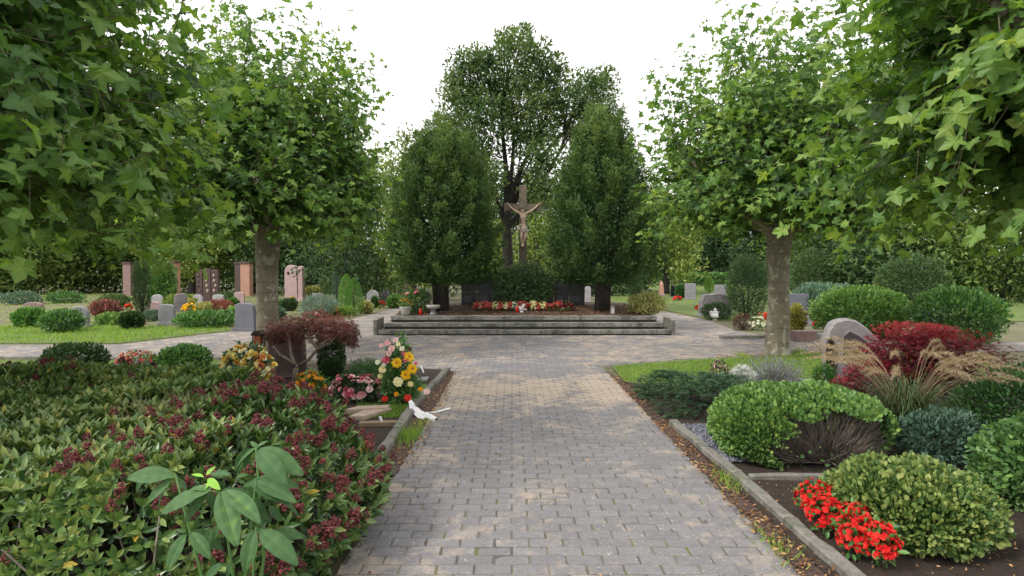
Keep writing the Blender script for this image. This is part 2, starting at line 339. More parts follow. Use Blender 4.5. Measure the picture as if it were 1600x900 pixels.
def plane_bark():
    t = NT('plane_tree_bark'); c = t.coord()
    mp = t.n('ShaderNodeMapping'); mp.inputs['Scale'].default_value = (1, 1, .45); t.l(c, mp.inputs[0]); v = mp.outputs[0]
    base = t.ramp(t.noise(5, 6, .7, v), [(.3, (.15, .128, .095)), (.7, (.29, .255, .195))])
    p1 = t.ramp(t.noise(4.2, 4, .55, v, .5), [(.55, (0, 0, 0)), (.58, (1, 1, 1))])
    p2 = t.ramp(t.noise(9, 3, .5, c, .3), [(.63, (0, 0, 0)), (.66, (1, 1, 1))])
    low = t.n('ShaderNodeSeparateXYZ'); t.l(c, low.inputs[0])
    col = t.mix(t.math('MULTIPLY', p1, .75), base, (.40, .385, .295))
    col = t.mix(t.math('MULTIPLY', p2, .8), col, (.46, .44, .34))
    w = t.n('ShaderNodeTexWave', wave_type='BANDS', bands_direction='Z'); w.inputs['Scale'].default_value = 1.3; w.inputs['Distortion'].default_value = 9
    w.inputs['Detail'].default_value = 3; w.inputs['Detail Scale'].default_value = 1.2; t.l(c, w.inputs['Vector'])
    ring = t.ramp(w.outputs['Fac'], [(.0, (1, 1, 1)), (.06, (0, 0, 0))])
    col = t.mix(t.math('MULTIPLY', ring, .28), col, (.06, .052, .04))
    h = t.math('SUBTRACT', t.noise(14, 6, .7, v), t.math('MULTIPLY', ring, .5))
    return t.done(t.bsdf(col, .85, h, .6, .03, .3))
M['plane_bark'] = plane_bark()
def paving(joints):
    t = NT('grey_paving' if joints else 'grey_paver_block'); c = t.coord()
    big = t.noise(.55, 4, .6); mid = t.noise(3.0, 6, .65); fine = t.noise(60, 4, .7)
    a = t.mix(mid, (.135, .130, .139), (.262, .250, .258))
    if not joints: a = t.mix(t.math('MULTIPLY', t.tint(), .5), a, (.29, .28, .285))
    a = t.mix(t.ramp(fine, [(.35, (.6, .6, .6)), (.6, (0, 0, 0))]), a, (.13, .125, .13))
    a = t.mix(t.ramp(t.noise(38, 3, .6), [(.64, (0, 0, 0)), (.70, (.7, .7, .7))]), a, (.50, .48, .46))
    sx = t.n('ShaderNodeSeparateXYZ'); t.l(c, sx.inputs[0]); x, y = sx.outputs[0], sx.outputs[1]
    # blown sand: a band across the mouth of the path, edges of the path, loose patches
    band = t.math('SUBTRACT', 1.0, t.math('DIVIDE', t.math('ABSOLUTE', t.math('SUBTRACT', y, 8.1)), 1.7), True)
    sand = t.noise(1.9, 6, .7, None, .6)
    edge = t.math('MULTIPLY', t.math('SUBTRACT', t.math('ABSOLUTE', t.math('SUBTRACT', x, .3)), .5), .07, True); edge = t.math('MINIMUM', edge, .07)
    far = t.math('MULTIPLY', t.math('SUBTRACT', y, 9.6), .05, True); far = t.math('MINIMUM', far, .035)
    small = t.math('MULTIPLY', t.math('SUBTRACT', t.noise(9, 4, .6, None, .5), .5), .45)
    f = t.math('ADD', t.math('ADD', t.math('ADD', sand, small), far), t.math('ADD', t.math('MULTIPLY', band, .27), edge))
    s = t.ramp(f, [(.545, (0, 0, 0)), (.73, (.85, .85, .85))])
    a = t.mix(s, a, t.mix(mid, (.34, .265, .20), (.50, .42, .345)))
    h = t.math('ADD', t.math('MULTIPLY', mid, .4), fine)
    if joints:
        br = t.n('ShaderNodeTexBrick'); br.inputs['Scale'].default_value = 1; br.inputs['Brick Width'].default_value = .20
        br.inputs['Row Height'].default_value = .15; br.inputs['Mortar Size'].default_value = .007; t.l(c, br.inputs['Vector'])
        a = t.mix(t.math('MULTIPLY', br.outputs['Fac'], .6), a, (.075, .075, .06))
        h = t.math('SUBTRACT', h, br.outputs['Fac'])
    return t.done(t.bsdf(a, .85, h, .35, .006, .3))
M['paver'] = paving(False); M['paving'] = paving(True)
def joint():
    t = NT('sandy_mossy_joint')
    col = t.ramp(t.noise(2.5, 4, .6), [(.35, (.10, .095, .09)), (.5, (.14, .132, .10)), (.68, (.25, .215, .17))])
    col = t.mix(t.ramp(t.noise(5.5, 4, .6), [(.54, (0, 0, 0)), (.64, (.8, .8, .8))]), col, (.13, .145, .035))
    return t.done(t.bsdf(col, .95, t.noise(80, 3), .4, .004, .2))
M['joint'] = joint()
exec_parts = []
# ================================================================== SETTING
mb = MB(); g = 700
sheet(mb, [(-g, -30), (g, -30), (g, 900), (-g, 900)], 0.0); struct('ground', mb, M['ground'])
plaza = [(-.93, -1.5), (1.53, -1.5), (1.53, 10.1), (2.4, 10.5), (4.4, 11.3), (6.4, 11.9), (14, 12.3), (22, 12.3), (22, 13.6), (10, 13.7), (6.4, 13.9),
         (6.1, 16.4), (6.5, 20), (6.0, 26), (4.4, 31), (-4.6, 31), (-5.2, 25), (-5.4, 20.6), (-5.9, 18.6), (-7.4, 16.4), (-8.0, 14.8), (-8.6, 13.2), (-12, 13.0), (-24, 13.0), (-24, 11.2),
         (-4.7, 11.1), (-3.2, 10.6), (-1.6, 9.9), (-.93, 9.5)]
mb = MB(); sheet(mb, plaza, .006); struct('path', mb, M['paving'])
def inside(x, y):
    c = False; n = len(plaza)
    for i in range(n):
        x1, y1 = plaza[i]; x2, y2 = plaza[i - 1]
        if (y1 > y) != (y2 > y) and x < (x2 - x1) * (y - y1) / (y2 - y1) + x1: c = not c
    return c
jb = MB(); sheet(jb, [(-.92, -1.5), (1.52, -1.5), (1.52, 10.05), (-.92, 9.55)], .0195); struct('path_joint_bed', jb, M['joint'])
mb = MB(); bw, bh = .20, .105; gap = .0065
V = []; TT = []
y = -1.2; row = 0
while y < 14.9:
    off = bw / 2 if row % 2 else 0
    for i in range(-36, 36):
        x0 = .3 + i * bw + off; x1 = x0 + bw
        if y < 9.2:
            x0 = max(x0, -.93 + random.uniform(-.02, .02)); x1 = min(x1, 1.53 + random.uniform(-.02, .02))
            if x1 - x0 < .05: continue
        elif not (inside(x0, y) and inside(x1, y + bh) and inside(x0, y + bh) and inside(x1, y)): continue
        xa, xb, ya, yb = x0 + gap / 2, x1 - gap / 2, y + gap / 2, y + bh - gap / 2
        j = [random.uniform(-.0028, .0028) for _ in range(8)]
        z = .026 + random.gauss(0, .0022); tx = random.gauss(0, .010); ty = random.gauss(0, .016); b = random.uniform(.004, .009)
        cor = [(xa + j[0], ya + j[1]), (xb + j[2], ya + j[3]), (xb + j[4], yb + j[5]), (xa + j[6], yb + j[7])]
        mx, my = (xa + xb) / 2, (ya + yb) / 2
        top = [(cx + (b if cx < mx else -b), cy + (b if cy < my else -b), z + (cx - mx) * tx + (cy - my) * ty) for cx, cy in cor]
        V.append([(cx, cy, z - .008) for cx, cy in cor] + top + [(cx, cy, .004) for cx, cy in cor]); TT.append(min(1, max(0, random.gauss(.4, .28))))
    y += bh; row += 1
V = np.array(V); n = len(V); bf = np.array([(4, 5, 6, 7), (0, 1, 5, 4), (1, 2, 6, 5), (2, 3, 7, 6), (3, 0, 4, 7), (8, 9, 1, 0), (9, 10, 2, 1), (10, 11, 3, 2), (11, 8, 0, 3)])
mb.add(V.reshape(-1, 3), [(np.arange(n)[:, None, None] * 12 + bf[None]).reshape(-1, 4)], np.repeat(TT, 12))
struct('path_pavers', mb, M['paver'])
# --- lawns
def poly_pts(poly, n):
    a = np.array(poly); lo, hi = a.min(0), a.max(0); out = []
    while len(out) < n:
        q = rng.uniform(lo, hi, (n * 2, 2)); c = np.zeros(len(q), bool)
        for i in range(len(a)):
            x1, y1 = a[i]; x2, y2 = a[i - 1]
            m = (y1 > q[:, 1]) != (y2 > q[:, 1])
            with np.errstate(divide='ignore', invalid='ignore'):
                c ^= m & (q[:, 0] < (x2 - x1) * (q[:, 1] - y1) / (y2 - y1 + 1e-12) + x1)
        out.extend(q[c].tolist())
    return np.array(out[:n])
def blades(mb, p, h, w, lean=.5, z=0.0, tint0=.45, tv=.35):
    p = np.asarray(p)
    if len(p) > 4000: p = p[(sn(np.concatenate([p, 0 * p[:, :1]], 1), 2.3, 2) + .35 * sn(np.concatenate([p, 0 * p[:, :1]], 1), 9, 1) + rng.normal(size=len(p)) * .25) > -.75]
    n = len(p); p3 = np.concatenate([p, np.full((n, 1), z)], 1)
    X = np.array([0, 0, 1.]) + rdir(n) * lean * np.array([1, 1, .3]); Z = rdir(n) * np.array([1, 1, .05])
    s = h * rng.uniform(.55, 1.25, n)
    tv_, tf = np.array([(0, .5, 0), (0, -.5, 0), (.6, .28, .08), (.6, -.28, .08), (1, 0, .3)]), np.array([(0, 1, 3), (0, 3, 2), (2, 3, 4)])
    X = nrm(X); Y = nrm(np.cross(Z, X)); Z = np.cross(X, Y)
    v = p3[:, None] + (tv_[None, :, 0, None] * s[:, None, None]) * X[:, None] + tv_[None, :, 1, None] * w * Y[:, None] + tv_[None, :, 2, None] * s[:, None, None] * Z[:, None]
    mb.add(v.reshape(-1, 3), [(np.arange(n)[:, None, None] * 5 + tf[None]).reshape(-1, 3)], np.repeat(np.clip(tint0 + tv * rng.uniform(-1, 1, n), 0, 1), 5))
lawn_r = [(1.66, 10.0), (1.62, 8.6), (2.2, 8.15), (5.2, 8.3), (7.0, 9.0), (9, 11.2), (6.3, 11.75), (4.4, 11.15), (2.5, 10.4)]
lawn_l = [(-8.8, 13.4), (-24, 13.3), (-24, 17.6), (-12.5, 17.8), (-8.2, 17.3), (-7.7, 16.5), (-8.2, 14.9)]
lawn_f = [(-24, 10.9), (-4.4, 10.75), (-3.4, 10.3), (-4.6, 9.8), (-9, 9.0), (-24, 9.0)]
lawn_b = [(-5.6, 20.6), (-6.1, 18.9), (-7.8, 17.6), (-24, 18.5), (-34, 45), (-9, 45), (-5.5, 26)]
lawn_rb = [(6.7, 19.6), (6.3, 26), (5, 33), (10, 75), (60, 75), (26, 19.0)]
mb = MB()
for pl, z in ((lawn_r, .030), (lawn_l, .010), (lawn_f, .014), (lawn_rb, .016)): sheet(mb, pl, z)
struct('lawn_ground', mb, M['lawn'])
mb = MB()
blades(mb, poly_pts(lawn_r, 26000), .055, .008, .6, .025, .55, .3)
blades(mb, poly_pts(lawn_l, 20000), .085, .016, .6, .01, .55, .3)
blades(mb, poly_pts(lawn_f, 9000), .07, .012, .6, .01, .45, .3)
blades(mb, poly_pts(lawn_b, 9000), .09, .035, .6, .01, .75, .35)
blades(mb, poly_pts(lawn_rb, 12000), .10, .05, .6, .01, .6, .3)
tag(obj('lawn_grass', mb, M['grass']), 'short mown green grass of the lawns beside the paved paths', 'grass', kind='stuff')
# --- grave beds beside the path
mb = MB()
sheet(mb, [(-.93, 5.0), (-1.06, 9.6), (-3.2, 10.4), (-6.4, 9.2), (-6.4, 2.0), (-1.0, 2.0)], .035)
sheet(mb, [(1.62, 1.6), (7, 1.6), (7, 8.8), (5.2, 8.2), (2.2, 8.1), (1.62, 8.5)], .045)
struct('bed_soil', mb, M['soil'])
mb = MB(); sheet(mb, [(1.75, 4.85), (2.02, 4.85), (2.5, 6.05), (1.70, 6.05)], .060); struct('gravel_ground', mb, M['slate'])
mb = MB(); q = poly_pts([(1.75, 4.85), (2.02, 4.85), (2.5, 6.03), (1.70, 6.03)], 3000)
oc = np.array([(1, 0, 0), (-1, 0, 0), (0, 1, 0), (0, -1, 0), (0, 0, 1), (0, 0, -1)], float); of = np.array([(0, 2, 4), (2, 1, 4), (1, 3, 4), (3, 0, 4), (2, 0, 5), (1, 2, 5), (3, 1, 5), (0, 3, 5)])
def octs(mb, p, r, tint, jit=.35):
    n = len(p); v = p[:, None] + (oc[None] * (1 + jit * rng.uniform(-1, 1, (n, 6, 3)))) * np.broadcast_to(r, (n,))[:, None, None]
    v = v + rng.normal(size=(n, 6, 3)) * (np.broadcast_to(r, (n,)) * .15)[:, None, None]
    mb.add(v.reshape(-1, 3), [(np.arange(n)[:, None, None] * 6 + of[None]).reshape(-1, 3)], np.repeat(np.clip(tint, 0, 1), 6))
octs(mb, np.concatenate([q, np.full((len(q), 1), .068)], 1), rng.uniform(.008, .017, len(q)), rng.random(len(q)))
tag(obj('gravel', mb, M['gravel']), 'blue grey gravel covering the grave in front of the round shrub', 'gravel', kind='stuff')
# --- fallen leaves and crumbs
mb = MB()
def litter(poly, n, size, z):
    q = poly_pts(poly, n); p = np.concatenate([q, z + rng.uniform(.002, .012, (n, 1))], 1)
    X = rdir(n) * np.array([1, 1, .25]); Z = np.array([0, 0, 1.]) + rdir(n) * .5
    leaves(mb, 'diamond', p, X, Z, size * rng.uniform(.5, 1.4, n), rng.random(n) ** 1.4)
mbs = MB(); sheet(mbs, [(1.50, 1.5), (1.66, 1.5), (1.64, 6.2), (1.60, 8.6), (1.50, 9.6)], .034); sheet(mbs, [(-.90, 4.6), (-1.08, 4.6), (-1.06, 9.6), (-.90, 9.4)], .036); struct('verge_soil', mbs, M['mulch'])
litter([(1.45, 2.0), (1.68, 2.0), (1.66, 6.2), (1.46, 6.2)], 1500, .030, .036)
litter([(1.46, 6.0), (1.66, 6.0), (1.60, 9.0), (1.45, 9.0)], 400, .035, .036)
litter([(-.78, 4.8), (-1.06, 4.8), (-1.04, 9.4), (-.85, 9.4)], 900, .032, .036)
litter([(-.9, 1.8), (1.5, 1.8), (1.5, 10), (-.9, 10)], 130, .032, .028)
litter([(1.75, 2.4), (3.0, 2.4), (3.0, 4.4), (1.75, 4.4)], 700, .022, .046)
litter([(3.8, 10.6), (6.6, 10.8), (6.6, 12.1), (3.8, 11.4)], 400, .06, .030)
litter([(-5, 10), (6, 10), (6, 15), (-5, 15)], 260, .05, .030)
tag(obj('leaf_litter', mb, M['dry']), 'brown fallen leaves lying on the path and along its kerbs', 'leaf litter', kind='stuff')
mb = MB()
for c, n, h in ((P(1135, 757), 150, .07), (P(640, 690), 260, .12), (P(660, 668), 60, .07), (P(1190, 790), 40, .05), (P(1210, 860), 90, .05), (P(1160, 560), 120, .10), (P(1250, 556), 160, .14)):
    blades(mb, np.array([c.x, c.y]) + rng.normal(size=(n, 2)) * np.array([.045, .13]), h, .006, .8, .034, .6, .25)
blades(mb, poly_pts([(-1.15, 6.4), (-1.75, 6.4), (-1.8, 7.05), (-1.15, 7.05)], 2600), .035, .006, .6, .04, .45, .3)
tag(obj('weed_tufts', mb, M['grass']), 'small green weed tufts growing along the kerbs and tree base', 'weeds', kind='stuff')

# ================================================================== KERBS
def kerb_run(name, label, pts, w, h, group=None, seg=1.0):
    root = thing(name, label, 'grave edging', (pts[0][0], pts[0][1], 0)); base = np.array(pts[0])
    for a, b in zip(pts[:-1], pts[1:]):
        a, b = np.array(a) - base, np.array(b) - base; L = np.linalg.norm(b - a); k = max(1, round(L / seg)); ang = math.atan2(*(b - a)[::-1])
        for i in range(k):
            m = a + (b - a) * (i + .5) / k; mb = MB()
            # a slightly uneven stone, wobbling along its length
            n = 7; ll = L / k - .006
            dx = np.linspace(-ll / 2, ll / 2, n); ww = w / 2 * (1 + .05 * rng.normal(size=n)); hz = h * (1 + .035 * rng.normal(size=n)); off = .004 * rng.normal(size=n)
            ring = np.stack([np.stack([dx, off - ww, np.zeros(n)], 1), np.stack([dx, off - ww, hz - .012], 1), np.stack([dx, off - ww + .012, hz], 1),
                             np.stack([dx, off + ww - .012, hz], 1), np.stack([dx, off + ww, hz - .012], 1), np.stack([dx, off + ww, np.zeros(n)], 1)], 1).reshape(-1, 3)
            q = [(s * 6 + j, s * 6 + j + 1, s * 6 + 6 + j + 1, s * 6 + 6 + j) for s in range(n - 1) for j in range(5)]
            q += [tuple(range(6)), tuple(range((n - 1) * 6, n * 6))[::-1]]
            mb.add(ring, q, .5)
            o = obj('kerb_stone', mb, M['kerb'], root, (m[0], m[1], .002)); o.rotation_euler = (0, R(random.uniform(-.4, .4)), ang + R(random.uniform(-.5, .5)))
kerb_run('grave_edging', 'mossy grey stone kerb along the right edge of the path', [(1.74, 2.0), (1.705, 4.5), (1.645, 6.1)], .085, .092, None, .8)
kerb_run('grave_edging', 'thin grey kerb crossing behind the bare soil under the round shrub', [(1.78, 4.50), (3.4, 4.42)], .05, .085)
kerb_run('grave_edging', 'grey stone kerb along the left side of the path beside the flowers', [(-1.10, 4.6), (-1.13, 7.0), (-1.02, 9.45)], .09, .10)
kerb_run('grave_edging', 'low pale kerb along the far lawn edge left of the path crossing', [(-4.8, 11.0), (-9.5, 11.05)], .10, .05)
kerb_run('grave_edging', 'pale kerb at the path corner in front of the white and red flowers', [(4.9, 14.15), (6.3, 14.35), (7.6, 13.98)], .14, .10)
kerb_run('grave_edging', 'low stone edge behind the spreading juniper at the lawn', [(1.9, 8.28), (3.1, 8.22)], .06, .06)

# ================================================================== PLANE TREES
def plane_tree(label, loc, seed, Rc=2.75, zb=2.15, zt=6.4, lean=(0, 0), leaf=.17, nsh=330, tr=.25, hole=None):
    global rng
    rng = np.random.default_rng(seed); random.seed(seed)
    root = thing('plane_tree', label, 'tree', loc, 0, 'pollarded plane trees lining the path')
    H = 2.45; tb = MB()
    zs = np.array([0, .05, .15, .35, .8, 1.3, 1.8, 2.15, H, H + .25]); rr = tr * np.array([1.28, 1.17, 1.05, .97, .93, .90, .93, 1.02, 1.22, .8])
    pts = [(lean[0] * z + .015 * math.sin(z * 4 + seed), lean[1] * z + .015 * math.cos(z * 3), z) for z in zs]
    sides = 28; a = np.linspace(0, 2 * np.pi, sides, endpoint=False); n0 = 60
    zz = np.linspace(0, H + .25, n0); rads = np.interp(zz, zs, rr); cx = np.interp(zz, zs, [p[0] for p in pts]); cy = np.interp(zz, zs, [p[1] for p in pts])
    v = np.stack([cx[:, None] + rads[:, None] * np.cos(a), cy[:, None] + rads[:, None] * np.sin(a), np.repeat(zz[:, None], sides, 1)], -1)
    ctr = np.stack([cx, cy, zz], 1)[:, None]; k = 1 + .05 * sn(v * np.array([1, 1, .7]), 4.5, seed) + .025 * sn(v, 14, seed + 2)
    v = ctr + (v - ctr) * k[..., None]
    i = np.arange(n0 - 1)[:, None] * sides; j = np.arange(sides)[None]; kk = (j + 1) % sides
    tb.add(v.reshape(-1, 3), [np.stack([i + j, i + kk, i + sides + kk, i + sides + j], -1).reshape(-1, 4)], .5, 0, True)
    trunk = obj('trunk', tb, M['plane_bark'], root)
    top = np.array([lean[0] * H, lean[1] * H, H]); lb = MB(); lf = MB(); hb_ = MB()
    starts = []
    nl = 9
    for q in range(nl):
        az = 2 * math.pi * (q + random.uniform(-.25, .25)) / nl; L = Rc * random.uniform(.5, .72); rise = random.uniform(.3, 1.1)
        d = np.array([math.cos(az), math.sin(az), 0]); s = np.linspace(0, 1, 7)
        wob = np.cumsum(rng.normal(size=(7, 3)) * .05, 0) * np.array([1, 1, .6])
        p = top + d * (L * s)[:, None] + np.array([0, 0, 1.]) * (rise * s ** 1.3 - .1 * (1 - s))[:, None] + wob
        tube(lb, p, np.linspace(tr * .46, tr * .16, 7), 9)
        rock(lb, p[-1], (tr * .3,) * 3, q, .2, 1)
        for f in s[1:]: starts.append((top + d * L * f + np.array([0, 0, rise * f ** 1.3]), f))
    cl = np.linspace(0, 1, 6)
    for q in range(4):
        d = np.array([math.cos(q * 1.7 + seed), math.sin(q * 1.7 + seed), 0]) * .35
        p = top + d * (cl)[:, None] * 1.2 + np.array([0, 0, 1.7]) * cl[:, None]
        tube(lb, p, np.linspace(tr * .5, tr * .12, 6), 8)
        for f in cl[1:]: starts.append((top + d * f * 1.2 + np.array([0, 0, 1.7 * f]), f * .5))
    PP, XX, ZZ, SS, TT = [], [], [], [], []
    mid = np.array([top[0], top[1], 0])
    for q in range(nsh):
        st, f = starts[rng.integers(len(starts))]; st = np.array(st) + rng.normal(size=3) * .15
        az = rng.uniform(0, 6.283); outd = st - mid; outd[2] = 0; ol = np.linalg.norm(outd)
        # target on the crown envelope
        u = rng.uniform(-1, 1); lowers = rng.random() < .36
        if lowers:
            rad = Rc * math.sqrt(rng.uniform(.12, 1.0)); e = np.array([math.cos(az) * rad, math.sin(az) * rad, zb + .35 + rng.uniform(-.35, .5) + .25 * (1 - rad / Rc)])
        else:
            th = math.acos(rng.uniform(0.0, 1)); hgt = (zt - zb - .8)
            w = rng.uniform(.66, 1.10)
            e = np.array([math.cos(az) * Rc * math.sin(th) ** .8 * w, math.sin(az) * Rc * math.sin(th) ** .8 * w, zb + .8 + hgt * math.cos(th) ** .9 * w])
        e = e + mid
        # root the shoot in the limb knob nearest to its target
        cand = [starts[rng.integers(len(starts))][0] for _ in range(7)]; st = np.array(min(cand, key=lambda c: np.linalg.norm(c - e)))
        d = e - st; L = np.linalg.norm(d)
        if L < .35: continue
        n = max(6, int(L / .085)); s = np.linspace(0, 1, n)
        sag = (-.25 if lowers else .12) * L
        bend = rng.normal(size=3) * .2 * L
        p = st + d * s[:, None] + (np.sin(s * math.pi))[:, None] * (np.array([0, 0, -sag]) + bend) * .6
        tube(hb_, p[::max(1, n // 5)], np.linspace(.009, .0025, len(p[::max(1, n // 5)])), 4, cap=False)
        tang = nrm(np.gradient(p, axis=0))
        m = s > .16; k = int(m.sum()); idx = np.where(m)[0]
        side = nrm(np.cross(tang[idx], np.array([.1, .1, 1.]))) * np.where(idx % 2, 1, -1)[:, None]
        X = side * .9 + tang[idx] * .45 + np.array([0, 0, -.32]) + rdir(k) * .7
        ow = p[idx] - mid; ow[:, 2] = 0; Zl = np.array([0, 0, .75]) + rdir(k) * .75 + nrm(ow) * .6
        pet = nrm(X) * .05 + rng.normal(size=(k, 3)) * .035
        PP.append(p[idx] + pet); XX.append(X); ZZ.append(Zl)
        SS.append(leaf * (1.1 - .42 * s[idx]) * rng.uniform(.5, 1.25, k))
        TT.append(.30 + .24 * s[idx] ** 2 + .20 * rng.uniform(-1, 1, k) + .08 * rng.normal())
    PP, XX, ZZ = map(np.concatenate, (PP, XX, ZZ)); SS, TT = np.concatenate(SS), np.concatenate(TT)
    if hole is not None:
        keep = hole(PP + np.array(tuple(loc))); PP, XX, ZZ, SS, TT = PP[keep], XX[keep], ZZ[keep], SS[keep], TT[keep]
    off = np.full(len(_pl) + 1, -.05); off[0] = .12; off[1] = .08; off[11:14] = .02
    var = rng.integers(0, 4, len(PP))
    for k in range(4):
        m = var == k; leaves(lf, 'plane%d' % k, PP[m], XX[m], ZZ[m], SS[m], np.clip(TT[m][:, None] + off[None], 0, 1))
    obj('limbs', lb, M['plane_bark'], root)
    obj('shoot_growth', hb_, M['shoot'], root)
    obj('crown', lf, M['plane_leaf'], root)
    return root
plane_tree('plane tree whose bare mottled trunk stands right of the path behind the lavender', P(1215, 556), 11, 2.75, 2.2, 6.55, (.0, 0), .165, 860, .215)
plane_tree('plane tree whose trunk rises left behind the small weeping maple', Vector((-4.72, 11.6, 0)), 23, 2.45, 2.0, 6.7, (.012, 0), .165, 860, .22)
plane_tree('nearest plane tree on the left whose branches hang into the top left corner', Vector((-5.25, 4.7, 0)), 37, 2.95, 1.62, 6.6, (0, 0), .19, 900, .25)
plane_tree('nearest plane tree on the right whose branches hang into the top right corner', Vector((5.25, 4.7, 0)), 51, 2.8, 1.75, 6.6, (0, 0), .19, 780, .25)
rng = np.random.default_rng(99); random.seed(99)

# ================================================================== OTHER TREES
def clipped_tree(label, loc, clr, H, zb, seed, np_=270):
    root = thing('hornbeam', label, 'tree', loc, 0, 'clipped trees flanking the memorial')
    tb = MB()
    for q in range(3):
        a = q * 2.1 + seed; tube(tb, [(math.cos(a) * .10, math.sin(a) * .10, 0), (math.cos(a) * .13, math.sin(a) * .13, .5), (math.cos(a) * .25, math.sin(a) * .25, 1.4), (math.cos(a) * .5, math.sin(a) * .4, H * .5)], [.16, .12, .10, .04], 9)
    tube(tb, [(0, 0, 0), (.02, 0, .6), (0, .03, 1.6), (0, 0, H * .85)], [.24, .18, .13, .03], 10)
    obj('trunk', tb, M['dark_bark'], root)
    mb = MB()
    hs = np.array([0, .06, .14, .25, .38, .52, .68, .82, .93, 1.0]); rs = np.array([.42, .74, .95, 1.0, .97, .91, .80, .66, .48, .20]) if not clr[1] else np.array([.42, .74, .96, 1.0, .94, .82, .64, .46, .29, .07])
    W, Hh = clr[0], H - zb
    # shaded inside
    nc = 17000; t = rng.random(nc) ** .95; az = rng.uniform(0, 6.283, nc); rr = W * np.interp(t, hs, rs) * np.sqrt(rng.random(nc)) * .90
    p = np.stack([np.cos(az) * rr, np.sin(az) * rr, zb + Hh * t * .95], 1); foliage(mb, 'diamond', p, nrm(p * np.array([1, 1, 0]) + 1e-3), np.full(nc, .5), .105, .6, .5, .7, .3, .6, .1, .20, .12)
    # upright plumes fanning out from the trunk, each with its own length
    for i in range(np_):
        t1 = (i + .5) / np_; t1 = t1 ** .82; a_ = i * 2.39996 + rng.uniform(-.35, .35); k_ = rng.uniform(.84, 1.10) * (1 + .07 * math.sin(3 * a_ + seed))
        tip = np.array([math.cos(a_) * W * np.interp(t1, hs, rs) * k_, math.sin(a_) * W * np.interp(t1, hs, rs) * k_, zb + Hh * t1 * (1 if t1 < .9 else rng.uniform(.95, 1.05)) + rng.uniform(-.12, .18)])
        L = rng.uniform(.7, 1.3); d = nrm(np.array([tip[0] * .55, tip[1] * .55, .55 + .9 * t1]) + rng.normal(size=3) * .12)
        m = int(260 * L); s_ = 1 - rng.random(m) ** 1.3; wd = .26 * np.sin(np.pi * np.clip(s_ * .86 + .10, 0, 1)) ** .8
        c = tip + d * (L * (s_ - 1))[:, None]; q = rdir(m) * (wd * rng.random(m) ** .5)[:, None]; q -= (q @ d)[:, None] * d[None] * .6
        o_ = nrm(np.array([tip[0], tip[1], .2]))
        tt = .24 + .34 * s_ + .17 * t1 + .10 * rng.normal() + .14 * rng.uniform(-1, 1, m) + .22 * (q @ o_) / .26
        pp_ = c + q; kp = pp_[:, 2] > zb + .06 * rng.normal(size=m)
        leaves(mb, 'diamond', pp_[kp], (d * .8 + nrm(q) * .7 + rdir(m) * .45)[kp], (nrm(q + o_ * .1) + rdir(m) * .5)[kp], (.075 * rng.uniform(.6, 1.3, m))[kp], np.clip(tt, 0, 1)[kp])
        for w_ in range(5):                            # whip shoots leaving the plume
            k = 9; sl = np.linspace(0, 1, k); u = nrm(d + rng.normal(size=3) * .28); b_ = tip - d * rng.uniform(0, .55) * L; LL = rng.uniform(.15, .48)
            leaves(mb, 'diamond', b_ + u * (LL * sl)[:, None], u * .6 + rdir(k) * .7, nrm(o_ + rdir(k) * .6), .062 * (1.2 - .5 * sl), np.clip(.36 + .2 * t1 + .3 * sl + .12 * rng.normal(size=k), 0, 1))
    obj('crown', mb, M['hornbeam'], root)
    return root
clipped_tree('rounded clipped dark green tree left of the crucifix', Vector((-1.98, 16.9, .45)), (1.64, False), 5.2, .82, 1)
clipped_tree('taller pointed clipped dark green tree right of the crucifix', Vector((2.52, 16.9, .45)), (1.70, True), 5.8, .82, 2)
def clump_tree(name, label, loc, clumps, mat, bark, leaf=.16, dens=260, tr=.2, group=None, kind='diamond', trunk_top=None, rs=1.0):
    """clumps: (x, y, z, r) relative to loc; limbs run from the trunk to every clump"""
    root = thing(name, label, 'tree', loc, 0, group); tb = MB(); mb = MB()
    zt = trunk_top or min(c[2] - c[3] for c in clumps) + .6
    zs = np.linspace(0, zt, 6); tube(tb, [(.04 * math.sin(z * 1.3), .04 * math.cos(z), z) for z in zs], np.linspace(tr * 1.25, tr * .75, 6), 12)
    ca = np.array([c[:3] for c in clumps]); nk = min(7, max(3, len(clumps) // 5)); ctr = ca[rng.choice(len(ca), nk, False)]
    for it in range(6):
        lab = np.argmin(np.linalg.norm(ca[:, None] - ctr[None], axis=2), 1); ctr = np.array([ca[lab == j].mean(0) if (lab == j).any() else ctr[j] for j in range(nk)])
    hubs = []
    for j in range(nk):
        h1 = zt * rng.uniform(.75, 1.0); a0 = np.array([.04 * math.sin(h1 * 1.3), .04 * math.cos(h1), h1]); b0 = a0 * .35 + ctr[j] * .65; b0[2] = max(b0[2], h1 + .1) ; wv = rng.normal(size=(2, 3)) * .10 * rs
        tube(tb, [a0, a0 * .65 + b0 * .35 + wv[0], a0 * .3 + b0 * .7 + wv[1], b0], [tr * .6, tr * .46, tr * .36, tr * .26], 8, cap=False); hubs.append(b0)
    for ci, (x, y, z, r) in enumerate(clumps):
        h0 = min(zt, max(zt * .55, z - 2.5 * rs)) if z > zt * .7 else zt * .6
        a = hubs[lab[ci]]; b = np.array([x, y, z]); mid = a * .45 + b * .55 + rng.normal(size=3) * .12 * rs + np.array([0, 0, .2 * rs])
        tube(tb, [a, a * .7 + mid * .3, mid, b], [tr * .24, tr * .17, tr * .11, tr * .04], 7, cap=False)
        n = int(dens * r * r); p, nn, o = blob(n, b, (r * 1.16, r * 1.16, r), .35, 2.5, .9, 1.0, None, int(abs(x * 7 + z * 3)) % 7)
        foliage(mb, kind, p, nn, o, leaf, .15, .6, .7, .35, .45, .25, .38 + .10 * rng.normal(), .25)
    obj('trunk', tb, bark, root); obj('crown', mb, mat, root)
    return root
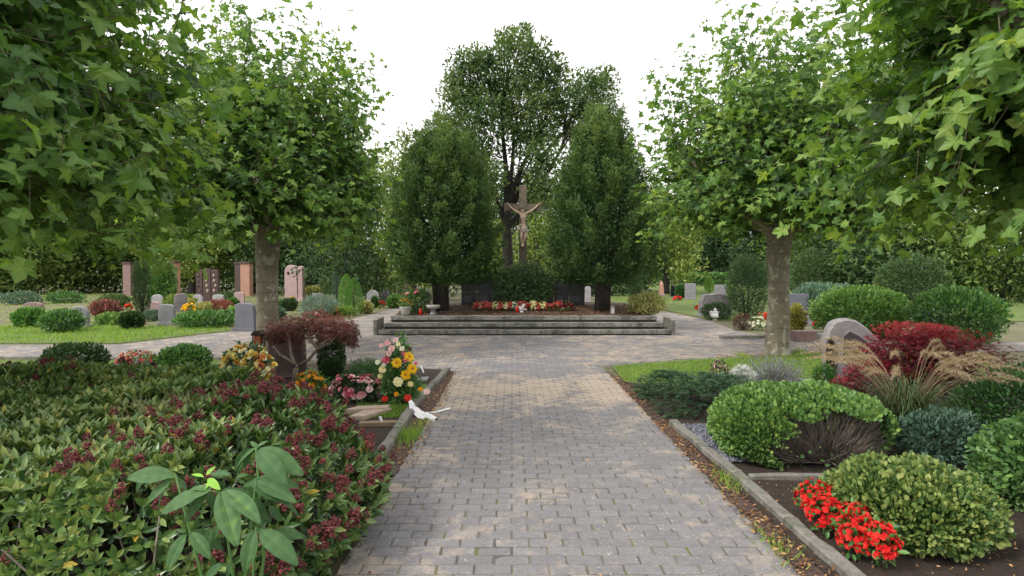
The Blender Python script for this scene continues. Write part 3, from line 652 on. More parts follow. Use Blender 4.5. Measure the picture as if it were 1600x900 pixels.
# big oak behind the cross: clumps traced on its outline
oak = [(725, 105, 26), (745, 90, 18), (770, 95, 24), (800, 70, 22), (818, 62, 16), (835, 85, 24), (712, 135, 22), (740, 140, 34), (775, 140, 32), (812, 115, 36), (850, 125, 30), (870, 105, 18), (720, 175, 26), (755, 185, 36), (795, 175, 34),
       (835, 165, 34), (868, 158, 26), (900, 140, 24), (925, 130, 20), (945, 125, 18), (940, 155, 20), (912, 168, 22), (880, 190, 24), (720, 215, 30), (750, 235, 34), (815, 215, 30), (845, 210, 30), (735, 270, 34), (765, 275, 22), (850, 250, 34),
       (830, 285, 26), (905, 205, 24), (930, 190, 20), (706, 150, 14), (788, 55, 12), (820, 47, 8), (698, 190, 14), (850, 300, 26), (720, 300, 30), (760, 310, 18), (825, 315, 22)]
oloc = P(793, 424, .35); oloc = Vector((PD(793, 424, 22.5).x, 22.5, 0))
cl = []
for px, py, rp in oak:
    d = 22.5 + random.uniform(-1.6, 1.6); w = PD(px, py, d); cl.append((w.x - oloc.x, w.y - oloc.y, w.z, rp * d / F * 1.02))
clump_tree('oak_tree', 'tall dark trunked oak behind the crucifix rising above everything', oloc, cl, M['oak'], M['oak_bark'], .15, 2100, .20, None, 'diamond', 4.2)
def crown(H, W, zb, n, flat=1.0):
    out = []
    for i in range(n):
        t = (i + .5) / n; z = zb + (H - zb) * t; w = W * (math.sin(math.pi * min(.97, t * .85 + .12)) ** .7)
        a = i * 2.399 + random.uniform(-.3, .3); rr = w * math.sqrt(random.uniform(.15, .75))
        out.append((math.cos(a) * rr, math.sin(a) * rr * flat, z, W * random.uniform(.34, .5)))
    return out
def bg(label, px, D, W, H, mat, n=12, leaf=.26, zb=1.4, dens=None, name='deciduous_tree'):
    x = (px - 800) / F * D
    clump_tree(name, label, Vector((x, D, 0)), crown(H, W, zb, n), M[mat], M['dark_bark'], leaf, dens or 340, .14 + .02 * H, None, 'diamond')
bg('pale yellow green tree directly left of the rounded clipped tree', 640, 25, 1.5, 7.2, 'pale_tree', 16, .17, 1.1, 620)
bg('light green loose tree between the left plane tree and the memorial', 590, 33, 2.6, 7.5, 'pale_tree', 16, .22, .8, 420)
bg('dark tree behind the row of small thujas on the left', 545, 30, 2.5, 6.2, 'dark_tree', 16, .2, .6, 420)
bg('dark shaded tree behind the tall pink stele', 480, 44, 4.2, 8.0, 'dark_tree', 16, .3, .5)
bg('mid green tree behind the left plane trunk', 395, 46, 4.0, 8.5, 'mid_tree', 16, .3, 1.2)
bg('sunlit yellow green tree behind the dark panel gravestone', 300, 44, 3.6, 6.5, 'pale_tree', 16, .28, 2.0)
bg('bright green tree at the far left beyond the brick pillars', 225, 48, 4.0, 7.0, 'mid_tree', 16, .3, 1.6)
bg('tall green tree at the left margin behind the lawn', 110, 46, 4.6, 7.2, 'pale_tree', 16, .3, .8)
bg('green tree at the outer left edge of the cemetery', 10, 44, 4.6, 7.0, 'mid_tree', 16, .3, .6)
bg('pale tree glimpsed low between the clipped trees left of the cross', 760, 34, 1.8, 4.2, 'pale_tree', 12, .2, .4, 420)
bg('pale bush like tree glimpsed under the right arm of the cross', 838, 33, 1.6, 4.6, 'pale_tree', 12, .2, .4, 420)
bg('dark tree deep behind the crucifix closing the gap', 800, 44, 3.4, 8.0, 'dark_tree', 16, .3, .3)
bg('dark tree behind the taller clipped tree on the right', 900, 46, 4.0, 8.0, 'dark_tree', 16, .3, .5)
bg('olive green tree with low skirt right of the taller clipped tree', 1040, 44, 3.1, 6.6, 'pale_tree', 16, .26, 1.7)
bg('dark broad tree behind the clipped far hedge', 985, 50, 3.6, 6.5, 'dark_tree', 14, .3, 1.3)
bg('dark tree behind the conifer left of the right trunk', 1100, 78, 4.6, 7.5, 'dark_tree', 16, .4, 2.6)
bg('dark tree right of the distant house', 1215, 60, 4.4, 6.8, 'dark_tree', 16, .34, 1.2)
bg('mid green tree behind the right plane trunk', 1280, 38, 3.2, 5.2, 'mid_tree', 16, .26, .8)
bg('dark bushy tree behind the big light green shrub', 1355, 34, 3.0, 5.0, 'dark_tree', 16, .26, .5)
bg('green tree at the right margin behind the shrubs', 1450, 33, 3.4, 5.2, 'mid_tree', 16, .26, .6)
bg('green tree at the outer right edge of the cemetery', 1570, 32, 3.6, 5.4, 'mid_tree', 16, .26, .5)
# far wood closing the horizon
mb = MB()
for i in range(90):
    a = R(20 + 140 * i / 89); rr = random.uniform(115, 150); c = (math.cos(a) * rr * 1.3, math.sin(a) * rr, random.uniform(1.5, 3.0))
    p, nn, o = blob(420, c, (9, 6, random.uniform(4.0, 6.0)), .25, 2.5, .35, 1, 0.0, i % 7); foliage(mb, 'diamond', p, nn, o, 1.3, .2, .6, .6)
tag(obj('far_wood', mb, M['dark_tree']), 'dark wood on the horizon behind the cemetery', 'wood', kind='stuff')

# ================================================================== SHRUB HELPER
def shrub(name, label, loc, r, mat, n=3000, leaf=.05, kind='diamond', noise=.12, nf=4, depth=.3, e=1.0, zc=None, up=.35, out=.7, jit=.6, cat='shrub', group=None, stem=True, k=0, tint0=.38, tintv=.28, flat=.5, lift=.3, cut=None, mat_stem='dark_bark', core=.55):
    root = thing(name, label, cat, loc, 0, group); mb = MB(); zc = r[2] if zc is None else zc
    p, nn, o = blob(n, (0, 0, zc), r, noise, nf, depth, e, .01, k)
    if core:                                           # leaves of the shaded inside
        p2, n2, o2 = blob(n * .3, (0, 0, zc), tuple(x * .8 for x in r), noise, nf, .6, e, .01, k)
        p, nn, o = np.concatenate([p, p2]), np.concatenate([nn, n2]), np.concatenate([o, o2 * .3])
    if cut is not None:
        m = cut(p); p, nn, o = p[m], nn[m], o[m]
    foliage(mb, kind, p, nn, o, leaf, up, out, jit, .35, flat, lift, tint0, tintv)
    obj('foliage', mb, M[mat], root)
    if stem:
        sb = MB()
        for q in range(7):
            a = q * .9 + k; d = np.array([math.cos(a) * r[0], math.sin(a) * r[1], 0])
            tube(sb, [d * .06, d * .22 + np.array([0, 0, zc * .5]), d * .55 + np.array([0, 0, zc * 1.1])], [.018 + .012 * r[2], .012 + .008 * r[2], .006], 6)
        obj('stem', sb, M[mat_stem], root)
    return root
def heads(mb, pos, nn, r, tint, petals=9, kind='diamond', rows=1, cmat=None, cup=.35):
    """flower heads as rosettes of petals"""
    n = len(pos); r = np.broadcast_to(r, (n,)); nn = nrm(nn)
    ref = np.where(np.abs(nn[:, 2:3]) < .9, np.array([[0, 0, 1.]]), np.array([[1., 0, 0]])); U = nrm(np.cross(nn, ref)); W = np.cross(nn, U)
    for rw in range(rows):
        for q in range(petals):
            a = 2 * np.pi * (q + rw * .5) / petals + rng.uniform(-.12, .12, n)
            X = np.cos(a)[:, None] * U + np.sin(a)[:, None] * W + nn * (cup + rw * .45)
            leaves(mb, kind, pos + nn * (.0 + .08 * rw) * r[:, None], X, nn, r * (1 - .22 * rw) * rng.uniform(.9, 1.1, n), np.clip(tint + .12 * rng.normal(size=n), 0, 1))
    return mb

# ================================================================== SKIMMIA (left foreground)
sk = thing('skimmia_bush', 'large evergreen bush with dark red flower buds filling the left foreground', 'bush', (-3.3, 4.15, 0))
def sk_h(x, y):                                        # outline and height of the clipped bush
    # half width follows the bulge over the path
    xr = np.interp(y, [-2.1, -1.6, -.6, .4, 1.3, 2.0], [2.05, 2.45, 2.52, 2.42, 2.2, 1.75]); xl = -2.9
    u = np.where(x > 0, x / xr, x / xl); w = np.where(y > 0, y / 2.15, y / 1.95)
    return u, w
n = 11000; pts = []; nor = []
while len(pts) < n:
    x, y = rng.uniform(-2.9, 2.6), rng.uniform(-2.05, 2.2)
    u, w = sk_h(np.array(x), np.array(y)); q = (abs(u) ** 4 + abs(w) ** 4) ** .25
    if q > 1: continue
    bk = np.interp(x, [-2.9, -.5, .5, 1.24, 1.59, 2.01, 2.34, 2.6], [2.3, 1.95, 1.28, .95, .80, .28, -.25, -.7]) - y                      # distance to the diagonal back edge
    if bk < 0: continue
    q = max(q, 1 - .75 * bk) if bk < .22 else q
    zt = .70 * (1 - q ** 7) ** .45 + .11 * sn(np.array([x, y, 0.]), 3.0, 2) + .065 * sn(np.array([x, y, 0.]), 9, 1)
    if q > .76 and rng.random() < .85:
        zt = rng.random() * (.68 + .06 * sn(np.array([x, y, 0.]), 4, 2))   # flank
        k = .985 + .03 * sn(np.array([x, y, zt * 2]), 5, 4); s = k / max(q, .2) * (.93 + .07 * math.sin(min(1, zt / .6) * math.pi)) * (1 - .10 * (zt / .7) ** 4); x, y = x * s, y * s
        nn = np.array([u * 1.0, w * 1.0, .45]); nn /= np.linalg.norm(nn)
    else:
        nn = np.array([u * .35, w * .35, 1.0]); nn /= np.linalg.norm(nn); zt -= rng.random() ** 3 * .25
    pts.append((x, y, max(.03, zt))); nor.append(nn)
pts, nor = np.array(pts), np.array(nor)
mb = MB(); lf = 8
for q in range(lf):                                    # each tip is a rosette of leaves
    a = 2 * np.pi * q / lf + rng.uniform(-.4, .4, n); ref = rdir(n); U = nrm(np.cross(nor, ref)); W = np.cross(nor, U)
    rad = np.cos(a)[:, None] * U + np.sin(a)[:, None] * W; lift = rng.uniform(.5, 1.7, n)[:, None]
    X = rad + nor * lift + np.array([0, 0, .25]); Z = nor * .8 - rad * .4 * lift + rdir(n) * .25
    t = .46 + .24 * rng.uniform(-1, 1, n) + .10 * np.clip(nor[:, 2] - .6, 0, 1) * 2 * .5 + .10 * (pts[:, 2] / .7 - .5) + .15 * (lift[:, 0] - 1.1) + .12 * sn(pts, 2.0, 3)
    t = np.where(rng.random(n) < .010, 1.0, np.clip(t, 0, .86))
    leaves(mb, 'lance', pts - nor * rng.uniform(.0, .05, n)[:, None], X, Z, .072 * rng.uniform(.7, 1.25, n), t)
for rep in range(2):
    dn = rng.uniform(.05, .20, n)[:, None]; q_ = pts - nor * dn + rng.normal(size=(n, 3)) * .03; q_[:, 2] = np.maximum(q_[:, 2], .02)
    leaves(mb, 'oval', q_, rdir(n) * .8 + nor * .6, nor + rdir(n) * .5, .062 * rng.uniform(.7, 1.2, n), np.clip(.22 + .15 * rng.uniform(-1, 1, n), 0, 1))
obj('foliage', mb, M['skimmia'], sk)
mb = MB()                                              # dark inner twigs and shaded leaves
for q in range(260):
    x, y = rng.uniform(-2.5, 2.0), rng.uniform(-1.8, 1.7)
    if y > np.interp(x, [-2.9, -.5, .5, 1.24, 1.59, 2.01, 2.34, 2.6], [2.3, 1.95, 1.28, .95, .80, .28, -.25, -.7]) - .45: continue
    tube(mb, [(x, y, 0), (x + rng.normal() * .05, y + rng.normal() * .05, .3), (x + rng.normal() * .12, y + rng.normal() * .12, .58)], [.008, .006, .003], 4)
obj('twig_growth', mb, M['stem'], sk)['kind'] = 'stuff'
mb = MB()
d = pts[:, 0] + 3 * 0
wr = np.clip((pts[:, 0] - .9) / 1.2, 0, 1) * np.where(pts[:, 1] > -1.6, 1, .4) * np.where(pts[:, 2] > .2, 1, .35)      # most buds on the flank beside the path
wb = np.clip((pts[:, 1] - .7) / 1.0, 0, 1) * .8 + .02 + np.where(pts[:, 0] < -.2, .06, 0)
pr = np.clip(wr * .36 + wb * .06, 0, 1); sel = np.where(rng.random(n) < pr)[0]
for i in sel:
    m = 38; dd = rdir(m); dd[:, 2] = np.abs(dd[:, 2]) * 1.2 - .25; s = random.uniform(.75, 1.25)
    c = pts[i] + nor[i] * .035 + np.array([0, 0, .025])
    octs(mb, c + dd * np.array([.028, .028, .046]) * s * rng.uniform(.5, 1, (m, 1)), .0068 * s, rng.random(m) * .95)
obj('flower_buds', mb, M['bud'], sk)
print('skimmia buds', len(sel))
mb = MB(); c0 = P(258, 655, .62)
for q in range(130):
    a = rng.uniform(0, 6.28); L = rng.uniform(.12, .34); d = np.array([math.cos(a) * .45, math.sin(a) * .45, 1]) * L; b = np.array([rng.normal() * .07, rng.normal() * .07, 0])
    tube(mb, [b, b + d * .5, b + d + np.array([d[0], d[1], -.25 * L]) * .5], [.0022, .0018, .001], 3, cap=False)
tg = obj('dry_grass_tuft', mb, M['straw'], None, (c0.x, c0.y, .50)); tag(tg, 'dry straw coloured grass tuft poking out of the evergreen bush', 'dry grass')

# --- big-leaved sapling
sp0 = np.array([-.92, 2.02, 0.0]); SK = .79; sp = thing('leafy_sapling', 'young plant with big pale green leaves growing out of the evergreen bush', 'plant', tuple(sp0)); LM = MB(); SM = MB()
tv = []; tf = []; nl = 9
for i in range(nl):
    s = i / (nl - 1); w = .235 * math.sin(math.pi * min(1, s * .93 + .03)) ** .8 * (1 - .25 * s); z = -.28 * s * s
    tv += [(s, w, z + .10 * w), (s, w * .5, z + .075 * w), (s, 0, z - .02), (s, -w * .5, z + .075 * w), (s, -w, z + .10 * w)]
for i in range(nl - 1):
    for j in range(4): a = i * 5 + j; tf += [(a, a + 1, a + 6), (a, a + 6, a + 5)]
_t('big', tv, tf)
def bigleaf(bx, by, tx, ty, D=2.35, dz=0.0, t=.4, hang=0.0):
    a = np.array(PD(bx, by, D * SK)) - sp0; b = np.array(PD(tx, ty, (D - dz) * SK)) - sp0; X = b - a; L = np.linalg.norm(X)
    Z = np.array([0, -.55, .8]) + rng.normal(size=3) * .22; Z[1] -= hang
    vt = np.clip(t + .10 * rng.normal(size=45) * .5 + np.tile([-.04, .0, .10, .0, -.04], 9) + .10 * np.repeat(np.arange(9) % 2, 5), 0, 1); vt = t if t > .85 else vt
    leaves(LM, 'big', a[None], X[None], Z[None], L * 1.08, np.broadcast_to(vt, (1, 45)))
    return a
stems = {}
def stem_to(px, py, D, w=.005):
    b = np.array(PD(px, py, D * SK)) - sp0; m = b * np.array([.5, .5, .62]) + rng.normal(size=3) * .02
    tube(SM, [(0, 0, .0), m * .5, m, b], [w * 1.3, w * 1.1, w, w * .6], 6)
def twig(pl, w=.0032): tube(SM, [np.array(PD(p[0], p[1], p[2] * SK)) - sp0 for p in pl], np.linspace(w, w * .6, len(pl)), 5)
stem_to(400, 700, 2.45); stem_to(345, 770, 2.35); stem_to(400, 825, 2.25); stem_to(275, 745, 2.4); stem_to(400, 752, 2.4)
twig([(275, 745, 2.4), (240, 752, 2.45), (215, 738, 2.5)]); twig([(345, 770, 2.35), (310, 765, 2.35), (285, 768, 2.4)]); twig([(290, 830, 2.3), (275, 838, 2.3), (292, 836, 2.3)])
for a in [(405, 702, 462, 730, 2.45, .06, .45), (402, 704, 438, 742, 2.42, .1, .35), (400, 700, 362, 722, 2.5, 0, .4), (404, 700, 392, 690, 2.5, 0, .5), (402, 698, 414, 688, 2.5, 0, .5), (400, 752, 455, 768, 2.4, .05, .45), (400, 750, 458, 750, 2.45, .0, .35),
          (395, 755, 445, 772, 2.42, .06, .3), (345, 768, 365, 835, 2.3, .12, .55), (352, 766, 402, 795, 2.3, .08, .5), (350, 766, 385, 790, 2.35, .05, .35), (348, 765, 420, 802, 2.42, .0, .3), (330, 765, 282, 770, 2.35, .0, .5),
          (318, 768, 250, 790, 2.36, .05, .45), (325, 768, 283, 808, 2.38, .05, .3), (322, 770, 345, 798, 2.42, 0, .25), (318, 745, 302, 738, 2.38, 0, 1.0), (325, 748, 338, 760, 2.35, .04, .95), (330, 755, 310, 765, 2.36, 0, .98), (322, 742, 332, 730, 2.4, 0, .9),
          (270, 742, 200, 738, 2.42, .03, .5), (268, 748, 228, 778, 2.42, .05, .45), (272, 745, 240, 735, 2.48, 0, .35), (275, 748, 290, 762, 2.45, .02, .35), (280, 745, 262, 770, 2.46, 0, .3), (360, 742, 330, 735, 2.5, 0, .35), (370, 745, 385, 740, 2.5, 0, .4),
          (290, 835, 255, 885, 2.28, .06, .4), (298, 832, 325, 862, 2.28, .05, .42), (288, 830, 275, 828, 2.32, 0, .3), (330, 825, 318, 862, 2.32, .02, .25), (345, 815, 330, 842, 2.36, .02, .3), (398, 828, 378, 890, 2.22, .06, .38), (405, 828, 460, 866, 2.24, .06, .38),
          (400, 825, 425, 838, 2.3, 0, .25), (395, 822, 385, 838, 2.32, 0, .25), (410, 820, 395, 800, 2.38, 0, .3), (420, 790, 440, 812, 2.42, 0, .25), (345, 880, 318, 905, 2.15, .03, .25), (362, 882, 348, 905, 2.15, 0, .2), (250, 745, 215, 752, 2.5, 0, .3), (350, 770, 320, 800, 2.44, 0, .2), (380, 760, 420, 740, 2.5, 0, .3), (300, 770, 265, 795, 2.46, 0, .2), (400, 790, 375, 815, 2.44, 0, .2), (260, 760, 235, 800, 2.46, 0, .25), (420, 770, 470, 790, 2.48, 0, .25), (300, 830, 345, 850, 2.4, 0, .2), (430, 830, 470, 835, 2.35, 0, .3), (230, 740, 205, 765, 2.5, 0, .25), (390, 700, 365, 740, 2.52, 0, .2), (345, 800, 375, 845, 2.36, 0, .3)]:
    bigleaf(*a)
obj('foliage', LM, M['bigleaf'], sp); obj('stem', SM, M['green_shrub'], sp)

# ================================================================== LEFT GRAVES AND FLOWERS
def rough_stone(name, label, loc, outline, th, mat, rz=0.0, lean=0.0, bev=.02, cat='gravestone', group=None):
    mb = MB(); slab(mb, outline, th, bev, (0, 0, 0), 0, lean); o = obj(name, mb, M[mat], None, loc); o.rotation_euler = (0, 0, rz); return tag(o, label, cat, group)
# brown gravestone with lantern
g = thing('gravestone', 'dark brown rough gravestone behind the small weeping maple', 'gravestone', (-3.36, 8.95, .03), R(6)); mb = MB()
slab(mb, [(-.27, 0), (.28, 0), (.27, .4), (.24, .66), (.17, .76), (.02, .79), (-.12, .78), (-.22, .77), (-.25, .6)], .2, .03); obj('slab', mb, M['brown_stone'], g)
mb = MB(); box(mb, (0, 0, -.03), (.70, .34, .07), .012); obj('plinth', mb, M['brown_stone'], g)
ln = thing('grave_lantern', 'bronze grave lantern with amber glass left of the brown gravestone', 'lantern', (-3.60, 8.55, .03))
mb = MB(); box(mb, (0, 0, 0), (.17, .17, .42), .015); obj('pedestal', mb, M['brown_stone'], ln)
mb = MB(); box(mb, (0, 0, .42), (.17, .17, .025), .006); box(mb, (0, 0, .445), (.13, .13, .02), .004); 
for sx in (-1, 1):
    for sy in (-1, 1): box(mb, (sx * .06, sy * .06, .465), (.014, .014, .21), .002)
obj('frame', mb, M['bronze'], ln)
mb = MB(); box(mb, (0, 0, .466), (.104, .104, .205), .004); obj('glass', mb, M['amber'], ln)
mb = MB(); slab(mb, [(-.085, .675), (.085, .675), (.085, .69), (.04, .74), (-.04, .74), (-.085, .69)], .17, .006); obj('roof', mb, M['bronze'], ln)
# weeping maple
wl = Vector((-2.95, 8.2, .03)); wm = thing('weeping_maple', 'small dull red weeping maple with crooked bare trunk by the brown gravestone', 'tree', wl); tb = MB(); mb = MB()
def wp(px, py, D=8.2): return np.array(PD(px, py, D)) - np.array(wl)
tube(tb, [(0, 0, -.02), wp(461, 585), wp(464, 572)], [.045, .036, .032], 9)
arms = [[wp(464, 573), wp(482, 562, 8.15), wp(496, 545, 8.1), wp(515, 536, 8.1), wp(530, 520, 8.1)], [wp(462, 573), wp(450, 562, 8.1), wp(438, 555, 8.1), wp(428, 543, 8.1)],
        [wp(497, 544, 8.1), wp(486, 533, 8.15), wp(476, 518, 8.2), wp(468, 505, 8.2)], [wp(462, 572), wp(455, 555, 8.35), wp(452, 530, 8.45), wp(445, 510, 8.5)], [wp(500, 540, 8.1), wp(520, 525, 8.3), wp(545, 515, 8.4)], [wp(476, 518, 8.2), wp(498, 505, 8.1), wp(520, 500, 8.0)]]
for a in arms: tube(tb, a, np.linspace(.026, .011, len(a)), 7)
for px, py in ((428, 543), (438, 555), (477, 552), (464, 573)): rock(tb, wp(px, py, 8.08), (.02, .02, .02), 1, .1, 1)
obj('trunk', tb, M['maple_bark'], wm)
for px, py, D, rx, rz in ((440, 510, 8.5, .24, .10), (465, 503, 8.3, .26, .12), (490, 500, 8.1, .26, .12), (515, 503, 8.1, .26, .13), (535, 510, 8.2, .22, .15), (548, 520, 8.3, .13, .16), (455, 520, 8.7, .25, .14), (495, 515, 8.6, .3, .14), (430, 520, 8.6, .15, .1)):
    c = wp(px, py, D); p, nn, o = blob(420, c, (rx, rx, rz), .25, 3, .7, 1); drop = (rng.random(len(p)) ** 3)[:, None] * np.array([0, 0, -.12]); p = p + drop
    X = nn * .5 + np.array([0, 0, -.75]) + rdir(len(p)) * .5; leaves(mb, 'cut', p, X, nn + rdir(len(p)) * .4, .055 * rng.uniform(.6, 1.3, len(p)), np.clip(.35 + .25 * rng.uniform(-1, 1, len(p)) + .2 * (nn[:, 2] > .5) + .25 * (px == 515), 0, 1))
obj('crown', mb, M['maple_dull'], wm)
shrub('clipped_box_column', 'dark clipped box column between the maple and the path crossing', (-2.78, 9.25, .03), (.19, .19, .34), 'box', 4200, .03, 'round', .05, 6, .3, .75, .31, .3, .8, .6)
shrub('clipped_box_ball', 'dark clipped box ball in front of the box column', (-2.62, 8.72, .03), (.165, .165, .165), 'box', 2400, .026, 'round', .04, 6, .3, 1, .16, .3, .8, .6, tint0=.5)
shrub('dwarf_conifer', 'flat dark dwarf conifer right of the box ball', (-2.32, 9.55, .03), (.30, .22, .10), 'juniper', 2200, .05, 'needle', .2, 5, .5, 1, .09, .3, .8, .7)
shrub('dwarf_conifer', 'mid green cushion conifer behind the pink wreath', (-2.05, 8.9, .03), (.36, .28, .115), 'green_shrub', 2600, .04, 'narrow', .15, 5, .5, 1, .10, .4, .7, .7, tint0=.25)
shrub('green_mound_shrub', 'rounded leafy green shrub at the edge of the crossing on the left', (-5.3, 9.75, .03), (.40, .36, .19), 'green_shrub', 2600, .055, 'oval', .12, 5, .4, 1, .17, .4, .7, .6, tint0=.3)
def flowers(name, label, loc, r, fmat, leafm, nleaf, nflow, fr, petals=8, kind='round', rows=2, leaf=.05, zc=None, cat='flowers', group=None, tints=(.1, .9), k=0, part='blossom', zmin=.0, e=1.0, up=.3, fcut=None, noise=.12, parent=None):
    root = parent or thing(name, label, cat, loc, 0, group); zc = r[2] if zc is None else zc; mb = MB()
    p, nn, o = blob(nleaf, (0, 0, zc), tuple(x * .94 for x in r), noise, 4, .6, e, .005, k); foliage(mb, 'oval', p, nn, o, leaf, up, .7, .6)
    obj('foliage', mb, M[leafm], root)
    mb = MB(); p, nn, o = blob(nflow, (0, 0, zc), r, noise, 4, .12, e, zmin, k)
    if fcut is not None: m = fcut(p); p, nn = p[m], nn[m]
    heads(mb, p, nn + np.array([0, 0, .35]) + rdir(len(p)) * .3, fr * rng.uniform(.7, 1.2, len(p)), rng.uniform(*tints, len(p)), petals, kind, rows)
    obj(part, mb, M[fmat], root); return root
# shallow bowl with red flowers at far left
bowl = thing('flower_bowl', 'dark round stone bowl of salmon red flowers on the left lawn edge', 'planter', (-5.98, 9.55, .03)); mb = MB()
lathe(mb, [(.10, 0), (.16, .0), (.17, .03), (.25, .07), (.31, .12), (.33, .135), (.31, .15), (.27, .13)], 24); obj('bowl', mb, M['dark_pot'], bowl)
flowers('', '', None, (.27, .27, .16), 'mixed_petal', 'green_shrub', 350, 150, .03, 6, zc=.15, tints=(.25, .75), parent=bowl, zmin=.12)
flowers('rose_spray', 'big spray of lemon yellow and white flowers leaning before the brown gravestone', (-3.42, 7.75, .03), (.34, .22, .30), 'lemon_mix', 'blue_shrub', 500, 360, .040, 8, rows=3, leaf=.08, zc=.32, cat='flower spray', tints=(.08, 1), zmin=.14)
flowers('flower_arrangement', 'low arrangement of orange flowers with dark eyes left of the pink wreath', (-2.52, 7.55, .03), (.21, .18, .17), 'orange_petal', 'green_shrub', 420, 64, .048, 10, 'diamond', 1, .06, .14, cat='flower arrangement', zmin=.08, k=2)
flowers('wreath', 'mound of pink and rose flowers lying left of the tall bouquet', (-1.90, 7.35, .03), (.32, .24, .17), 'pink_petal', 'box', 700, 130, .046, 9, 'round', 3, .07, .14, cat='wreath', tints=(0, 1), zmin=.09, k=3)
# tall bouquet
tbq = thing('tall_bouquet', 'tall upright bouquet of yellow gerberas with pink and red flowers at the path edge', 'bouquet', (-1.36, 7.22, .03))
b0 = np.array(tbq.location)
def bp(px, py, D=7.1): return np.array(PD(px, py, D)) - b0
mb = MB()
for (rx, zc, rz, nn_) in ((.24, .16, .18, 600), (.20, .36, .2, 420), (.14, .58, .2, 260), (.22, .1, .1, 300)):
    p, n_, o = blob(nn_, (0, 0, zc), (rx, rx * .8, rz), .25, 4, .9, 1, .0); foliage(mb, 'oval', p, n_, o, .06, .4, .7, .8)
obj('foliage', mb, M['green_shrub'], tbq)
mb = MB()
for px, py in ((615, 538), (625, 545), (608, 550), (640, 548), (633, 560), (612, 565), (650, 575), (600, 580), (605, 600), (660, 615), (620, 620)): tube(mb, [(0, 0, .05), bp(px, py) * .6, bp(px, py)], [.005, .004, .003], 4)
obj('stem', mb, M['green_shrub'], tbq)
def bloom(px, py, r, mat, tint, petals=14, rows=2, kind='diamond', cen=None, D=7.02, name='bloom', tilt=(0, -1, .35)):
    mb = MB(); r *= 1.18; heads(mb, np.zeros((1, 3)), np.array([tilt]), np.array([r]), np.array([tint]), petals, kind, rows, cup=.12)
    o = obj(name, mb, M[mat], tbq, tuple(bp(px, py, D)))
    if cen:
        mc = MB(); t = nrm(np.array(tilt, float)); rock(mc, t * r * .12, (r * .3, r * .3, r * .3), 1, .08, 1); obj('flower_centre', mc, M[cen], o)
for px, py, tl in ((620, 567, (-.1, -1, .3)), (634, 586, (0, -1, .3)), (644, 576, (.5, -1, .3)), (639, 558, (.5, -.8, .5))): bloom(px, py, .058, 'yellow_petal', .6, 18, 2, 'diamond', 'gold_centre', 6.98, 'gerbera', tl)
for px, py, r, m, t in ((622, 597, .055, 'cream_petal', .8), (597, 578, .042, 'cream_petal', .7), (594, 588, .03, 'cream_petal', .5), (641, 600, .036, 'cream_petal', .5), (612, 545, .04, 'pink_petal', .8), (605, 536, .034, 'pink_petal', .6), (618, 531, .032, 'pink_petal', .9), (603, 563, .042, 'pink_petal', .1),
                        (608, 552, .036, 'pink_petal', .9), (628, 545, .03, 'white_petal', .6), (634, 562, .034, 'pink_petal', .2), (631, 553, .03, 'pink_petal', .15), (601, 623, .034, 'red_petal', .8), (637, 622, .042, 'red_petal', .9), (657, 608, .028, 'orange_petal', .9), (619, 616, .026, 'orange_petal', .8), (667, 612, .035, 'pink_petal', .95),
                        (600, 570, .026, 'white_petal', .9), (590, 566, .028, 'white_petal', .9), (640, 545, .022, 'maple_dull', .1), (596, 540, .026, 'pink_petal', .75), (622, 538, .028, 'cream_petal', .9), (650, 568, .022, 'pink_petal', .3)):
    bloom(px, py, r, m, t, 9, 3, 'round', None, 7.0 + random.uniform(-.05, .08), 'bloom', (random.uniform(-.4, .4), -1, .5))
# ribbon
mb = MB()
def strip(mb, pts, w, wd=(1, 0, 0)):
    pts = np.array([tuple(p) for p in pts], float); n = len(pts); t = nrm(np.gradient(pts, axis=0)); s = nrm(np.cross(t, np.array([0, -.3, 1.]))); w = np.broadcast_to(w, (n,))[:, None]
    cols = [pts + s * w * f + np.array([0, 0, 1]) * (.25 * w * math.cos(f * 7 + 1)) for f in (-.5, -.25, 0, .25, .5)]
    v = np.stack(cols, 1).reshape(-1, 3); q = [(i * 5 + j, i * 5 + j + 1, i * 5 + 6 + j, i * 5 + 5 + j) for i in range(n - 1) for j in range(4)]
    mb.add(v, q, .5, 0, True)
def wavy(pts, k, amp, n=22):
    p = np.array([tuple(q) for q in pts]); t = np.linspace(0, len(p) - 1, n); v = np.stack([np.interp(t, np.arange(len(p)), p[:, i]) for i in range(3)], 1); v[:, 2] += amp * (1 + np.sin(np.linspace(0, k, n))) ; return v
strip(mb, wavy([P(641, 627, .17), P(645, 636, .12), P(652, 644, .06), P(662, 650, .04), P(680, 656, .035)], 17, .009), np.concatenate([np.linspace(.035, .09, 8), np.full(14, .095)]))
strip(mb, wavy([P(640, 628, .15), P(644, 640, .08), P(652, 650, .045), P(664, 656, .035)], 12, .010), np.linspace(.03, .07, 22))
strip(mb, wavy([P(648, 640, .07), P(664, 646, .036), P(684, 643, .034), P(703, 639, .034)], 8, .004), .028)
tag(obj('ribbon', mb, M['ribbon']), 'white cloth ribbon trailing from the tall bouquet onto the paving', 'ribbon')
